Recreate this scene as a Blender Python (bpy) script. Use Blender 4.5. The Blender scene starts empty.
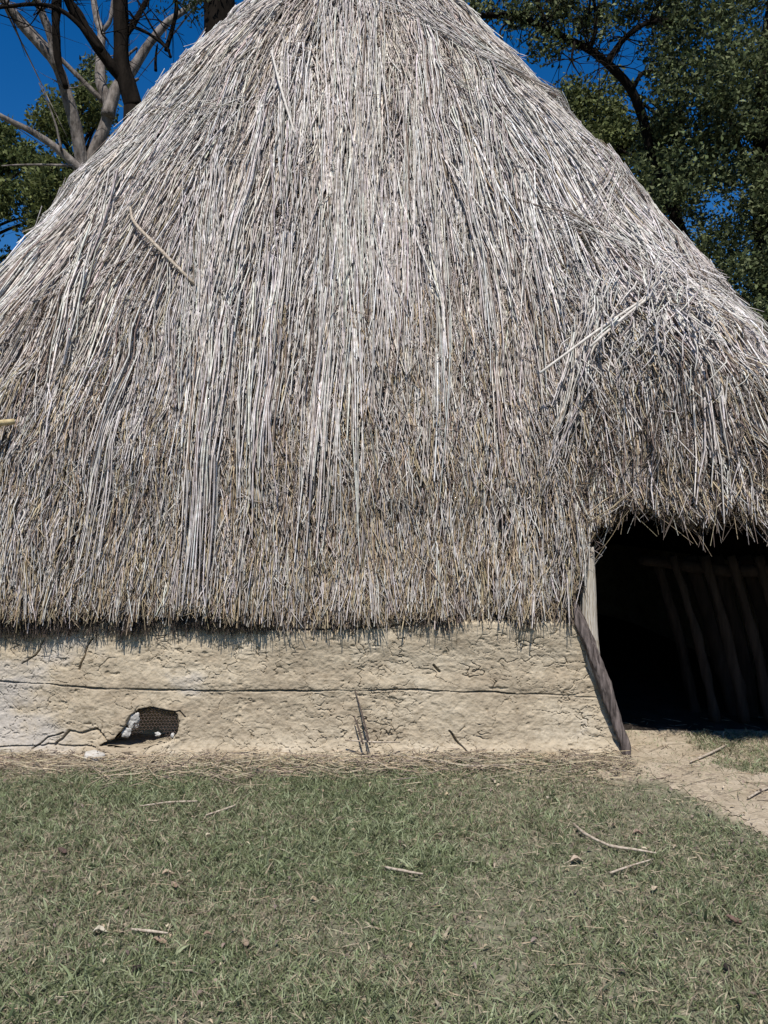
import bpy, math, random
import numpy as np
from mathutils import Vector
rng = np.random.default_rng(7)
random.seed(7)
PI = math.pi
scene = bpy.context.scene
col = scene.collection

# ------------------------------------------------------------------ helpers
F, CH = 800.0, 1.6                       # focal length in pixels, camera height

def at(px, py, d):                       # a pixel of the photograph and a distance give a place
    return np.array([(px-384)/F*d, d, CH+(512-py)/F*d])

def tag(o, label=None, cat=None, group=None, kind=None):
    if label: o['label'] = label
    if cat: o['category'] = cat
    if group: o['group'] = group
    if kind: o['kind'] = kind
    return o

def empty(name, loc=(0, 0, 0)):
    o = bpy.data.objects.new(name, None)
    o.location = loc
    o.empty_display_size = .2
    col.objects.link(o)
    return o

def build(name, V, Q, mat, parent=None, color=None, smooth=False, T=None):
    """one mesh object out of numpy vertices and quads (and triangles)"""
    V = np.asarray(V, dtype=np.float32).reshape(-1, 3)
    Q = np.asarray(Q if Q is not None else np.zeros((0, 4)), dtype=np.int32).reshape(-1, 4)
    T = np.asarray(T if T is not None else np.zeros((0, 3)), dtype=np.int32).reshape(-1, 3)
    me = bpy.data.meshes.new(name)
    me.vertices.add(len(V)); me.vertices.foreach_set('co', V.ravel())
    nl = Q.size+T.size
    me.loops.add(nl); me.loops.foreach_set('vertex_index', np.r_[Q.ravel(), T.ravel()].astype(np.int32))
    me.polygons.add(len(Q)+len(T))
    st = np.r_[np.arange(len(Q))*4, Q.size+np.arange(len(T))*3].astype(np.int32)
    me.polygons.foreach_set('loop_start', st)
    me.polygons.foreach_set('loop_total', np.r_[np.full(len(Q), 4), np.full(len(T), 3)].astype(np.int32))
    me.update(calc_edges=True)
    if smooth: me.polygons.foreach_set('use_smooth', np.ones(len(me.polygons), dtype=bool))
    if color is not None:
        ca = me.color_attributes.new('tint', 'FLOAT_COLOR', 'POINT')
        c = np.ones((len(V), 4), dtype=np.float32); c[:, :3] = color
        ca.data.foreach_set('color', c.ravel())
    me.materials.append(mat)
    o = bpy.data.objects.new(name, me)
    col.objects.link(o)
    if parent is not None:
        o.parent = parent
        o.location = -parent.location
    return o

def merge(parts):
    V, Q, T, C, n = [], [], [], [], 0
    for p in parts:
        v, q = p[0], p[1]
        V.append(v); Q.append(np.asarray(q)+n)
        if len(p) > 2 and p[2] is not None: C.append(p[2])
        n += len(v)
    return np.concatenate(V), np.concatenate(Q), (np.concatenate(C) if C else None)

def hsh(i, j, k, s):
    n = (i*374761393+j*668265263+k*2147483647+s*974711) & 0xFFFFFFFF
    n = ((n ^ (n >> 13))*1274126177) & 0xFFFFFFFF
    n = ((n ^ (n >> 15))*2246822519) & 0xFFFFFFFF
    return ((n ^ (n >> 16)) & 0xFFFFFF)/float(0xFFFFFF)

def vnoise(x, y, z=0.0, seed=0):
    x, y, z = np.broadcast_arrays(np.asarray(x, float), np.asarray(y, float), np.asarray(z, float))
    ix, iy, iz = np.floor(x).astype(np.int64), np.floor(y).astype(np.int64), np.floor(z).astype(np.int64)
    fx, fy, fz = x-ix, y-iy, z-iz
    fx, fy, fz = fx*fx*(3-2*fx), fy*fy*(3-2*fy), fz*fz*(3-2*fz)
    r = 0
    for a in (0, 1):
        for b in (0, 1):
            for c in (0, 1):
                w = (fx if a else 1-fx)*(fy if b else 1-fy)*(fz if c else 1-fz)
                r = r+w*hsh(ix+a, iy+b, iz+c, seed)
    return r*2-1

def fbm(x, y, z=0.0, oct=4, seed=0):
    r, am, t = 0, 1.0, 0
    for o in range(oct):
        r = r+am*vnoise(np.asarray(x)*2**o, np.asarray(y)*2**o, np.asarray(z)*2**o, seed+o)
        t += am; am *= .5
    return r/t

def sstep(a, b, x):
    t = np.clip((np.asarray(x, float)-a)/(b-a), 0, 1)
    return t*t*(3-2*t)

def norm(v): return v/np.maximum(np.linalg.norm(v, axis=-1, keepdims=True), 1e-9)

def strands(C, R, N, sides=3, flat=.8):
    """many thin stems at once: C (n,K,3) centre lines, R (n,K) radii, N (n,3) 'up' of each stem"""
    n, K, _ = C.shape
    T = np.gradient(C, axis=1)
    S = norm(np.cross(T, N[:, None, :]))
    U = norm(np.cross(S, T))
    if sides == 2: offs = [(-1, 0), (1, 0)]
    else: offs = [(math.cos(2*PI*k/sides+PI/2), math.sin(2*PI*k/sides+PI/2)) for k in range(sides)]
    V = np.stack([C+S*R[..., None]*a+U*R[..., None]*b*flat for a, b in offs], axis=2)   # n,K,s,3
    m = len(offs)
    base = (np.arange(n)*K*m)[:, None, None]
    k = np.arange(K-1)[None, :, None]*m
    ss = range(m) if sides > 2 else range(1)
    Q = np.stack([np.stack([base+k+s, base+k+(s+1) % m, base+k+m+(s+1) % m, base+k+m+s], -1) for s in ss], 2)
    return V.reshape(-1, 3), Q.reshape(-1, 4), K*m

def smooth_line(P, R, n=6):
    P = np.asarray(P, float); R = np.asarray(R, float)
    if len(P) < 3:
        t = np.linspace(0, 1, n*2)[:, None]
        return P[0]*(1-t)+P[1]*t, R[0]*(1-t[:, 0])+R[1]*t[:, 0]
    A = np.vstack([2*P[0]-P[1], P, 2*P[-1]-P[-2]])
    out, ro = [], []
    for i in range(len(P)-1):
        p0, p1, p2, p3 = A[i:i+4]
        for t in np.linspace(0, 1, n, endpoint=(i == len(P)-2)):
            out.append(.5*((2*p1)+(-p0+p2)*t+(2*p0-5*p1+4*p2-p3)*t*t+(-p0+3*p1-3*p2+p3)*t**3))
            ro.append(R[i]*(1-t)+R[i+1]*t)
    return np.array(out), np.array(ro)

def tube(P, R, sides=10, n=6, rough=.08, flat=1.0, seed=0, cap=True, up=None):
    """one limb / log / reed; ends closed"""
    C, r = smooth_line(P, R, n)
    T = norm(np.gradient(C, axis=0))
    up = np.array([.13, -.9, .4]) if up is None else np.asarray(up, float)
    S = norm(np.cross(T, up)); U = norm(np.cross(S, T))
    a = np.arange(sides)*2*PI/sides
    L = np.cumsum(np.r_[0, np.linalg.norm(np.diff(C, axis=0), axis=1)])
    w = 1+rough*fbm(np.cos(a)[None, :]*1.5+seed*3.1, np.sin(a)[None, :]*1.5, (L/(r.mean()*4+1e-6))[:, None], 3, seed)*2
    V = C[:, None, :]+(S[:, None, :]*np.cos(a)[None, :, None]+U[:, None, :]*np.sin(a)[None, :, None]*flat)*(r[:, None]*w)[..., None]
    K = len(C); V = V.reshape(-1, 3)
    Q = [[k*sides+s, k*sides+(s+1) % sides, (k+1)*sides+(s+1) % sides, (k+1)*sides+s] for k in range(K-1) for s in range(sides)]
    if cap:
        V = np.vstack([V, C[0], C[-1]]); c0, c1 = len(V)-2, len(V)-1
        for s in range(0, sides, 2):
            Q.append([c0, (s+2) % sides, s+1, s])
            b = (K-1)*sides
            Q.append([c1, b+s, b+s+1, b+(s+2) % sides])
    return V, np.array(Q)

# ------------------------------------------------------------------ materials
def new_mat(name, rough=.85):
    m = bpy.data.materials.new(name); m.use_nodes = True
    nt = m.node_tree; b = nt.nodes['Principled BSDF']
    b.inputs['Roughness'].default_value = rough
    b.inputs['Specular IOR Level'].default_value = .25
    return m, nt, b

def node(nt, t, **kw):
    n = nt.nodes.new(t)
    for k, v in kw.items():
        if k in n.inputs: n.inputs[k].default_value = v
        else: setattr(n, k, v)
    return n

def noise_tex(nt, scale, detail=4, stretch=None, rough=.55):
    tc = node(nt, 'ShaderNodeTexCoord')
    mp = node(nt, 'ShaderNodeMapping')
    if stretch: mp.inputs['Scale'].default_value = stretch
    nz = node(nt, 'ShaderNodeTexNoise', Scale=scale, Detail=detail, Roughness=rough)
    nt.links.new(tc.outputs['Object'], mp.inputs[0]); nt.links.new(mp.outputs[0], nz.inputs['Vector'])
    return nz

def ramp(nt, src, stops):
    r = node(nt, 'ShaderNodeValToRGB')
    e = r.color_ramp.elements
    while len(e) < len(stops): e.new(.5)
    for i, (p, c) in enumerate(stops):
        e[i].position = p; e[i].color = (*c, 1)
    nt.links.new(src, r.inputs[0])
    return r

def bump(nt, b, src, strength=.5, dist=.01, prev=None):
    bp = node(nt, 'ShaderNodeBump', Strength=strength, Distance=dist)
    nt.links.new(src, bp.inputs['Height'])
    if prev: nt.links.new(prev.outputs[0], bp.inputs['Normal'])
    nt.links.new(bp.outputs[0], b.inputs['Normal'])
    return bp

def mixc(nt, fac, a, bb, mode='MIX'):
    m = node(nt, 'ShaderNodeMix', data_type='RGBA', blend_type=mode)
    for s, i in ((fac, 0), (a, 6), (bb, 7)):
        if isinstance(s, (int, float)): m.inputs[i].default_value = s
        elif isinstance(s, tuple): m.inputs[i].default_value = (*s, 1)
        else: nt.links.new(s, m.inputs[i])
    return m.outputs[2]

def plain(name, c1, c2, scale=8, stretch=None, rough=.85, bs=.4, bd=.01, detail=5):
    m, nt, b = new_mat(name, rough)
    nz = noise_tex(nt, scale, detail, stretch)
    r = ramp(nt, nz.outputs[0], [(.32, c1), (.68, c2)])
    nt.links.new(r.outputs[0], b.inputs['Base Color'])
    bump(nt, b, nz.outputs[0], bs, bd)
    return m

def tinted(name, rough=.7, trans=0.0, spec=.25, noise=40):
    """colour of each stem or leaf comes with the mesh, broken up by a fine noise"""
    m, nt, b = new_mat(name, rough)
    b.inputs['Specular IOR Level'].default_value = spec
    a = node(nt, 'ShaderNodeAttribute', attribute_name='tint')
    nz = noise_tex(nt, noise, 3)
    r = ramp(nt, nz.outputs[0], [(.3, (.62, .58, .54)), (.62, (1.1, 1.1, 1.1))])
    c = mixc(nt, 1.0, a.outputs['Color'], r.outputs[0], 'MULTIPLY')
    nt.links.new(c, b.inputs['Base Color'])
    if trans:
        tr = node(nt, 'ShaderNodeBsdfTranslucent'); nt.links.new(c, tr.inputs[0])
        mx = node(nt, 'ShaderNodeMixShader', Fac=trans)
        nt.links.new(b.outputs[0], mx.inputs[1]); nt.links.new(tr.outputs[0], mx.inputs[2])
        nt.links.new(mx.outputs[0], nt.nodes['Material Output'].inputs[0])
    return m

M = {}
M['straw'] = tinted('straw', .65, 0, .3, 25)
M['litter'] = tinted('litter', .75)
M['grass'] = tinted('grass', .6, .25, .25, 15)
M['leaf'] = tinted('leaf', .65, .25, .12, 6)
M['fallen'] = tinted('fallen_leaf', .7, .1, .2, 60)
M['backing'] = plain('thatch_backing', (.05, .038, .028), (.16, .125, .09), 22, (1, 1, .12), 1, .8, .03)
M['bark_pale'] = plain('pale_bark', (.05, .04, .033), (.24, .21, .185), 11, (1, 1, .35), .9, .8, .05)
M['bark_dark'] = plain('dark_bark', (.005, .004, .003), (.018, .014, .011), 7, (1, 1, .3), .95, .9, .06)
M['bark_dark'].node_tree.nodes['Principled BSDF'].inputs['Specular IOR Level'].default_value = .05
M['log'] = plain('weathered_log', (.03, .023, .02), (.21, .172, .155), 55, (1, 1, .09), .9, 1.0, .02)
M['pole'] = plain('shade_dark_pole', (.012, .008, .006), (.032, .023, .018), 25, (1, 1, .12), .9, .8, .01)  # near black: the doorway's shade is put into the pole colour
M['stone'] = plain('pale_stone', (.34, .31, .26), (.56, .53, .48), 14, None, .85, .5, .01)
M['wire'] = plain('rusty_wire', (.045, .03, .024), (.10, .07, .055), 60, None, .6, .2, .002)
M['lump'] = plain('grey_daub', (.30, .28, .25), (.58, .56, .52), 30, None, .95, .8, .012)
M['twig'] = plain('dry_twig', (.22, .17, .12), (.50, .43, .34), 60, (1, 1, 1), .8, .4, .003)
M['dark_twig'] = plain('dark_twig', (.05, .035, .028), (.13, .10, .08), 60, (1, 1, 1), .8, .4, .003)
M['reed'] = plain('pale_reed', (.40, .36, .31), (.66, .62, .56), 40, (1, 1, 1), .65, .3, .003)
M['bamboo'] = plain('yellow_cane', (.36, .27, .13), (.62, .50, .28), 40, None, .5, .2, .003)

def wood_post():
    m, nt, b = new_mat('split_post', .8)
    tc = node(nt, 'ShaderNodeTexCoord'); mp = node(nt, 'ShaderNodeMapping')
    mp.inputs['Scale'].default_value = (1, 1, .11)
    nt.links.new(tc.outputs['Object'], mp.inputs[0])
    wv = node(nt, 'ShaderNodeTexWave', Scale=22, Distortion=14, Detail=4)
    wv.inputs['Detail Scale'].default_value = 1.2
    nt.links.new(mp.outputs[0], wv.inputs[0])
    r = ramp(nt, wv.outputs[1], [(.0, (.22, .18, .13)), (.3, (.44, .39, .31)), (.7, (.50, .46, .39)), (1, (.38, .35, .31))])
    nt.links.new(r.outputs[0], b.inputs['Base Color'])
    bump(nt, b, wv.outputs[1], .35, .004)
    return m
M['post'] = wood_post()

def mud():
    m, nt, b = new_mat('sun_dried_daub', .95)
    b.inputs['Specular IOR Level'].default_value = .1
    n1 = noise_tex(nt, 2.6, 9, (1, 1, 1.6), .68); n2 = noise_tex(nt, 20, 9, (1, 1, 2.0), .72); n3 = noise_tex(nt, 90, 5)
    r1 = ramp(nt, n1.outputs[0], [(.3, (.29, .235, .165)), (.5, (.405, .34, .245)), (.7, (.49, .425, .32))])
    r2 = ramp(nt, n2.outputs[0], [(.30, (.55, .52, .47)), (.5, (1, 1, 1)), (.75, (1.2, 1.18, 1.15))])
    c = mixc(nt, 1.0, r1.outputs[0], r2.outputs[0], 'MULTIPLY')
    # bluish grey old coat showing through towards the far left of the wall and in a few patches
    n4 = noise_tex(nt, 2.6, 5, (1, 1, 1.7))
    geo = node(nt, 'ShaderNodeTexCoord'); sx = node(nt, 'ShaderNodeSeparateXYZ')
    nt.links.new(geo.outputs['Object'], sx.inputs[0])
    mr = node(nt, 'ShaderNodeMapRange'); mr.inputs['From Min'].default_value = -.9; mr.inputs['From Max'].default_value = -2.6
    mr.inputs['To Min'].default_value = -.12; mr.inputs['To Max'].default_value = .16
    nt.links.new(sx.outputs[0], mr.inputs['Value'])
    ad = node(nt, 'ShaderNodeMath', operation='ADD'); nt.links.new(mr.outputs[0], ad.inputs[0]); nt.links.new(n4.outputs[0], ad.inputs[1])
    mk = ramp(nt, ad.outputs[0], [(.55, (0, 0, 0)), (.72, (.6, .6, .6))])
    c = mixc(nt, mk.outputs[0], c, (.40, .375, .35))
    nt.links.new(c, b.inputs['Base Color'])
    b1 = bump(nt, b, n2.outputs[0], .45, .012)
    bump(nt, b, n3.outputs[0], .5, .004, b1)
    return m
M['mud'] = mud()

def soil(name, cols, sc, bare=None):
    m, nt, b = new_mat(name, .97)
    b.inputs['Specular IOR Level'].default_value = .1
    n1 = noise_tex(nt, sc, 8, None, .65); n2 = noise_tex(nt, 60, 5)
    r = ramp(nt, n1.outputs[0], cols)
    r2 = ramp(nt, n2.outputs[0], [(.3, (.7, .7, .7)), (.7, (1.15, 1.15, 1.15))])
    base = r.outputs[0]
    if bare:                                       # worn turf: the mask says where the feet have bared the soil
        at_ = node(nt, 'ShaderNodeAttribute', attribute_name='tint'); rb = ramp(nt, n1.outputs[0], bare)
        base = mixc(nt, at_.outputs['Fac'], base, rb.outputs[0])
    nt.links.new(mixc(nt, 1.0, base, r2.outputs[0], 'MULTIPLY'), b.inputs['Base Color'])
    b1 = bump(nt, b, n1.outputs[0], .5, .03)
    bump(nt, b, n2.outputs[0], .6, .006, b1)
    return m
M['ground'] = soil('turf_soil', [(.3, (.10, .105, .06)), (.5, (.17, .165, .11)), (.7, (.26, .23, .165))], 5.5, [(.3, (.30, .245, .17)), (.55, (.40, .335, .245)), (.75, (.47, .405, .31))])
M['shade_soil'] = soil('shade_dark_earth', [(.3, (.02, .016, .013)), (.55, (.04, .032, .026)), (.75, (.06, .05, .04))], 5)  # indoor darkness put into the soil colour
M['dirt'] = soil('trodden_dirt', [(.3, (.30, .245, .17)), (.55, (.40, .335, .245)), (.75, (.47, .405, .31))], 5)

# ------------------------------------------------------------------ shape of the house
CX, CY = -.28, 9.3
ZK = np.array([.6, .89, 2.2, 3.6, 4.8, 5.8, 6.6, 7.3, 7.9, 8.4])
AK = np.array([4.19, 4.15, 3.88, 3.18, 2.52, 1.97, 1.46, .96, .50, .06])
ZE, ZT = .91, 8.4
def prof(z):
    w = .18; r = 0
    for d, k in ((-w, .25), (0, .5), (w, .25)):
        r = r+k*np.interp(np.clip(z+d, .6, 8.4), ZK, AK)
    return r
def brow(x, z):                                   # the eyebrow of thatch over the doorway
    bx = sstep(1.15, 1.95, x)*(1-sstep(2.3, 3.3, x))
    zl = z; z = z+(.22*vnoise(np.asarray(x)*2.3, 3.1)+.08*vnoise(np.asarray(x)*7, 6.1))*sstep(1.9, 2.2, z)*sstep(3.4, 2.8, z)
    bx = bx+(sstep(1.15, 1.95, x)*(1-sstep(3.3, 4.0, x))-bx)*sstep(2.5, 1.9, zl)
    bz = np.interp(z, [.8, 1.4, 1.8, 2.15, 2.45, 2.8, 3.2, 3.7], [.44, .44, .34, .36, .54, .40, .12, 0])
    return bx*bz+.24*sstep(1.7, 2.6, x)*(1-sstep(3.2, 3.9, x))*sstep(2.6, 1.7, zl)
def surf(th, t, off=0.0):
    z = ZT+(ZE-ZT)*t
    a = prof(z)+off
    n = np.interp(z, [.89, 4, 7.75, 8.4], [6, 4.5, 3, 2.5])
    c, s = np.cos(th), np.sin(th)
    rho = (np.abs(c)**n+np.abs(s)**n)**(-1/n)
    x, y = CX+a*rho*c, CY+a*rho*s
    y = y-brow(x, z)*(np.asarray(s) < -.3)
    # slow unevenness of the thatched face
    w = .06*fbm(x*1.1, z*.6, y*.6, 3, 11)+.075*fbm(x*5.5, z*.75, y*5.5, 3, 13)
    zc_ = z+.22*vnoise(x*1.3, y*1.3, 2.0, 19)+.07*vnoise(x*6, y*6, 1.0, 20)          # the courses overlap like steps
    w = w+.055*np.interp(zc_, [1.0, 1.78, 1.86, 2.72, 2.80, 4.3, 4.4, 6.2], [.1, 0, .55, 0, .9, 0, .7, 0])
    return np.stack([x+c*w, y+s*w, z+0*x], -1)
def snormal(th, t):
    e = 1e-3
    return norm(np.cross(surf(th, t+e)-surf(th, t-e), surf(th+e, t)-surf(th-e, t)))*1.0
n0 = snormal(np.array([-PI/2]), np.array([.6]))[0]
NS = 1.0 if n0[1] < 0 else -1.0
def hem(x):                                       # lowest thatch over the doorway, front side
    h = np.interp(x, [1.16, 1.24, 1.33, 1.40, 1.52, 1.66, 1.9, 2.2, 2.6, 3.3, 3.45, 3.5],
                     [.0, 1.02, 1.33, 1.50, 1.62, 1.67, 1.60, 1.56, 1.52, 1.45, .9, .0])
    return np.where(h > .5, h+.05*vnoise(np.asarray(x)*5, 3.3)+.06*vnoise(np.asarray(x)*19, 5.3), h)
def eave(x):
    x = np.asarray(x)
    return ZE+.035*vnoise(x*1.7, 1.7)+.022*vnoise(x*6, 4.7)+.018*vnoise(x*17, 8.7)+.02*sstep(-.8, -1.2, x)
def zmin(x, y):
    return np.where(np.asarray(y) < 6.2, np.maximum(hem(x), eave(x)), ZE)
def lateral(th, dx, t):                           # turn a sideways distance into an angle
    tp = (th+PI/4) % (PI/2)-PI/4
    return dx*np.cos(tp)**2/np.maximum(prof(ZT+(ZE-ZT)*t), .3)

house = empty('thatched_house', (CX, CY, 0))
tag(house, 'mud walled house with tall grey reed thatch roof and low dark doorway', 'house')

# ---- table that finds the roof point under a place in the picture (used to lay bundles on the roof)
_th = np.linspace(-PI*.86, -PI*.14, 500); _t = np.linspace(.02, 1.0, 420)
_TH, _T = np.meshgrid(_th, _t); _P = surf(_TH, _T)
_X = 384+F*_P[..., 0]/_P[..., 1]; _Y = 512-F*(_P[..., 2]-CH)/_P[..., 1]
def onroof(px, py):
    d = (_X-px)**2+(_Y-py)**2
    i = np.unravel_index(d.argmin(), d.shape)
    return _TH[i], _T[i]

# ---- backing shell of the roof
def roof_shell():
    nt_, nv = 520, 150
    th = np.linspace(-PI, PI, nt_, endpoint=False)
    tend = np.ones(nt_)
    for _ in range(6):
        p = surf(th, tend); tend = (ZT-zmin(p[:, 0], p[:, 1]))/(ZT-ZE)
    tend -= .012
    v = np.linspace(0, 1, nv)
    TH = np.broadcast_to(th, (nv, nt_)); TT = v[:, None]*tend[None, :]
    O = surf(TH, TT, -.07); I = surf(TH, TT, -.20); O[0] = [CX, CY, ZT+.12]; I[0] = [CX, CY, ZT-.1]
    V = np.concatenate([O.reshape(-1, 3), I.reshape(-1, 3)])
    k, s = np.meshgrid(np.arange(nv-1), np.arange(nt_), indexing='ij'); s2 = (s+1) % nt_
    q = np.stack([k*nt_+s, (k+1)*nt_+s, (k+1)*nt_+s2, k*nt_+s2], -1).reshape(-1, 4)
    qi = q[:, ::-1]+nv*nt_
    s = np.arange(nt_); s2 = (s+1) % nt_; b = (nv-1)*nt_
    rim = np.stack([b+s, nv*nt_+b+s, nv*nt_+b+s2, b+s2], -1)
    return V, np.concatenate([q, qi, rim])
V, Q = roof_shell()

ROOF = []
def lay(n, faces, tr, L, phi, lift, rad, colour, K=4, k_rad=None, curl=.0, clump=1.0, endlift=.0, xr=None, seed=0, gaps=0, droop=0):
    """straws lying down the roof. faces: share of front, right, back, left"""
    f = rng.choice(4, n, p=faces)
    cand = rng.random((n, 6))*(tr[1]-tr[0])+tr[0]
    w = prof(ZT+(ZE-ZT)*cand)+.15; w /= w.sum(1, keepdims=True)
    t0 = cand[np.arange(n), (w.cumsum(1) > rng.random((n, 1))).argmax(1)]
    th = np.arctan(rng.uniform(-1, 1, n))-PI/2+f*PI/2
    if xr is not None:
        p = surf(th, t0); ok = (p[:, 0] > xr[0]) & (p[:, 0] < xr[1]); th, t0 = th[ok], t0[ok]; n = len(th)
    if gaps:
        p = surf(th, t0); g1 = vnoise(p[:, 0]*7+seed, p[:, 2]*1.3, p[:, 1]*7, 15+seed)+.6*vnoise(p[:, 0]*19, p[:, 2]*2.6, p[:, 1]*19, 17+seed)
        ok = g1 > rng.uniform(-gaps-.25, -gaps+.25, n)+gaps*0+(gaps-1)*.0
        th, t0 = th[ok], t0[ok]; n = len(th)
    p = surf(th, t0)
    Ls = rng.uniform(*L, n)*np.minimum(1, .35+t0*1.5)*(1-.25*sstep(.5, .85, t0))
    nz = vnoise(p[:, 0]*1.6+seed, p[:, 2]*.9, p[:, 1]*1.6, 3+seed)
    nz2 = vnoise(p[:, 0]*5+seed, p[:, 2]*1.8, p[:, 1]*5, 5+seed)
    ang = rng.normal(0, phi, n)+clump*(.13*nz+.10*nz2)
    tpa = np.abs((th+PI/4) % (PI/2)-PI/4)
    hang = (.5+.35*sstep(.4, .9, t0))*(1-.85*sstep(.42, .72, tpa)*sstep(.85, .5, t0))                       # lower down the straws hang plumb instead of fanning out
    s = np.linspace(0, 1, K)[None, :]
    T = t0[:, None]+s*Ls[:, None]*np.cos(ang)[:, None]/8.6
    a0 = prof(ZT+(ZE-ZT)*t0)[:, None]; a1 = prof(ZT+(ZE-ZT)*np.minimum(T, 1.02))
    tp = (th+PI/4) % (PI/2)-PI/4
    TH = th[:, None]+lateral(th[:, None], s*Ls[:, None]*np.sin(ang)[:, None], T)
    TH = TH-hang[:, None]*(a1-a0)/a1*.5*np.sin(2*tp)[:, None]
    if curl: TH = TH+lateral(th[:, None], rng.normal(0, curl, (n, 1))*s**2+rng.normal(0, curl*.6, (n, 1))*np.sin(s*PI*1.5), T)
    tip = surf(TH[:, -1], T[:, -1])
    zm = zmin(tip[:, 0], tip[:, 1])+rng.normal(0, .03, n)-.012-droop*(.15+.85*sstep(-.5, -1.1, tip[:, 0])*(tip[:, 0] < 1)+(tip[:, 0] > 1.3)*.8+.5*vnoise(tip[:, 0]*2.5, 0*tip[:, 0], 0, 29))
    over = np.maximum(0, zm-tip[:, 2])/(ZT-ZE)
    T = T-over[:, None]
    root = surf(TH[:, 0], T[:, 0])
    keep = (T[:, 0] > -.01) & (over < .05) & (root[:, 2] > zmin(root[:, 0], root[:, 1])+.05)
    TH, T, Ls, t0, th = TH[keep], T[keep], Ls[keep], T[keep][:, 0], th[keep]; n = len(TH)
    lf = rng.uniform(*lift, n)
    lf = lf+.04*clump*vnoise(p[keep][:, 0]*9, p[keep][:, 2]*2.5, p[keep][:, 1]*9, 9)
    lifts = lf[:, None]+s*(rng.random(n)**2*endlift)[:, None]-.025*(1-s)
    C = surf(TH, T); N = snormal(TH[:, 1], T[:, 1])*NS
    C = C+N[:, None, :]*lifts[..., None]
    r = np.exp(rng.uniform(math.log(rad[0]), math.log(rad[1]), n))
    R = r[:, None]*(1-.45*s)
    v, q, m = strands(C, R, N)
    c = colour(C[:, 1], n)
    ROOF.append((v, q, np.repeat(c, m, axis=0)))
    return n

GREY = np.array([.465, .432, .40]); PALE = np.array([.62, .588, .55]); BROWN = np.array([.20, .155, .125])
TAN = np.array([.44, .355, .235]); DARK = np.array([.10, .078, .062])
def mixcol(n, cols, w):
    i = rng.choice(len(cols), n, p=w)
    c = np.array(cols)[i]*rng.uniform(.72, 1.18, (n, 1))*rng.normal(1, .025, (n, 3))
    return np.clip(c, .01, .72)
def patch(P, c, amt=.22):                          # whole swathes weather lighter or browner
    k = fbm(P[:, 0]*1.3, P[:, 2]*.8, P[:, 1]*.7, 3, 21)
    return np.clip(c*(1+amt*k)[:, None]*np.where(k[:, None] < 0, [1.03, .99, .95], [1, 1, 1.01]), .01, .75)
def low_tan(P, n, base):                           # yellower towards the eaves
    k = sstep(2.3, 1.0, P[:, 2])*.42+.10*fbm(P[:, 0]*2, P[:, 2]*3, 0, 2, 31)
    b = (P[:, 0] > 1.25+.15*vnoise(P[:, 2]*4, 0)) & (P[:, 1] < 6) & (rng.random(n) < .88*sstep(2.75, 2.4, P[:, 2]+.2*vnoise(P[:, 0]*4, 3)))   # brown stalks over the doorway, darkened as painted shade under the brow
    base[b] = mixcol(int(b.sum()), [BROWN*.85, DARK, TAN*.5, BROWN*1.3], [.32, .38, .15, .15])
    b2 = rng.random(n) < .12*sstep(4.2, 3.0, P[:, 2]+.6*vnoise(P[:, 0]*1.5, P[:, 2]))
    base[b2] = mixcol(int(b2.sum()), [BROWN, BROWN*1.5, TAN*.6], [.5, .3, .2])
    m = rng.random(n) < k
    base[m] = mixcol(int(m.sum()), [TAN, TAN*.75, TAN*1.2], [.5, .25, .25])
    return base
FR = [.62, .16, .06, .16]
UND = lambda P, n: patch(P, mixcol(n, [BROWN*.7, DARK*.8, GREY*.5], [.45, .42, .13]))
MID = lambda P, n: low_tan(P, n, patch(P, mixcol(n, [GREY, PALE, BROWN, GREY*.65], [.42, .20, .14, .24])))
TOP = lambda P, n: low_tan(P, n, patch(P, mixcol(n, [GREY, PALE, PALE*1.08, BROWN, GREY*.7], [.26, .34, .26, .03, .11])))
lay(20000, FR, (.0, .97), (.3, .8), .14, (-.075, -.03), (.004, .010), UND)
lay(33000, FR, (.0, .98), (.35, 1.1), .09, (-.04, .01), (.0035, .0095), MID, curl=.02, gaps=.12)
lay(21000, FR, (.0, .72), (.6, 2.0), .055, (-.005, .04), (.004, .011), TOP, curl=.03, endlift=.04, gaps=-.05, seed=4)
lay(4500, FR, (.0, .60), (.5, 1.6), .10, (.02, .05), (.005, .012), TOP, curl=.03, endlift=.05, gaps=-.1, seed=7)
# short broken ends, tangled and loose
lay(11000, FR, (.03, .9), (.06, .30), .8, (-.01, .05), (.002, .005), lambda P, n: patch(P, mixcol(n, [GREY, PALE, BROWN, TAN], [.40, .2, .27, .13])), K=3, endlift=.05)
lay(260, FR, (.05, .8), (.3, .8), .38, (.03, .06), (.004, .007), lambda P, n: mixcol(n, [PALE, GREY], [.6, .4]), curl=.03, endlift=.06)
lay(13000, [.76, .10, .04, .10], (.42, .94), (.07, .28), .20, (-.01, .045), (.002, .0048), lambda P, n: low_tan(P, n, patch(P, mixcol(n, [GREY, PALE, BROWN, DARK*1.3], [.36, .16, .32, .16]))), K=3, curl=.01, endlift=.04, gaps=.3, seed=12)
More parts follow.
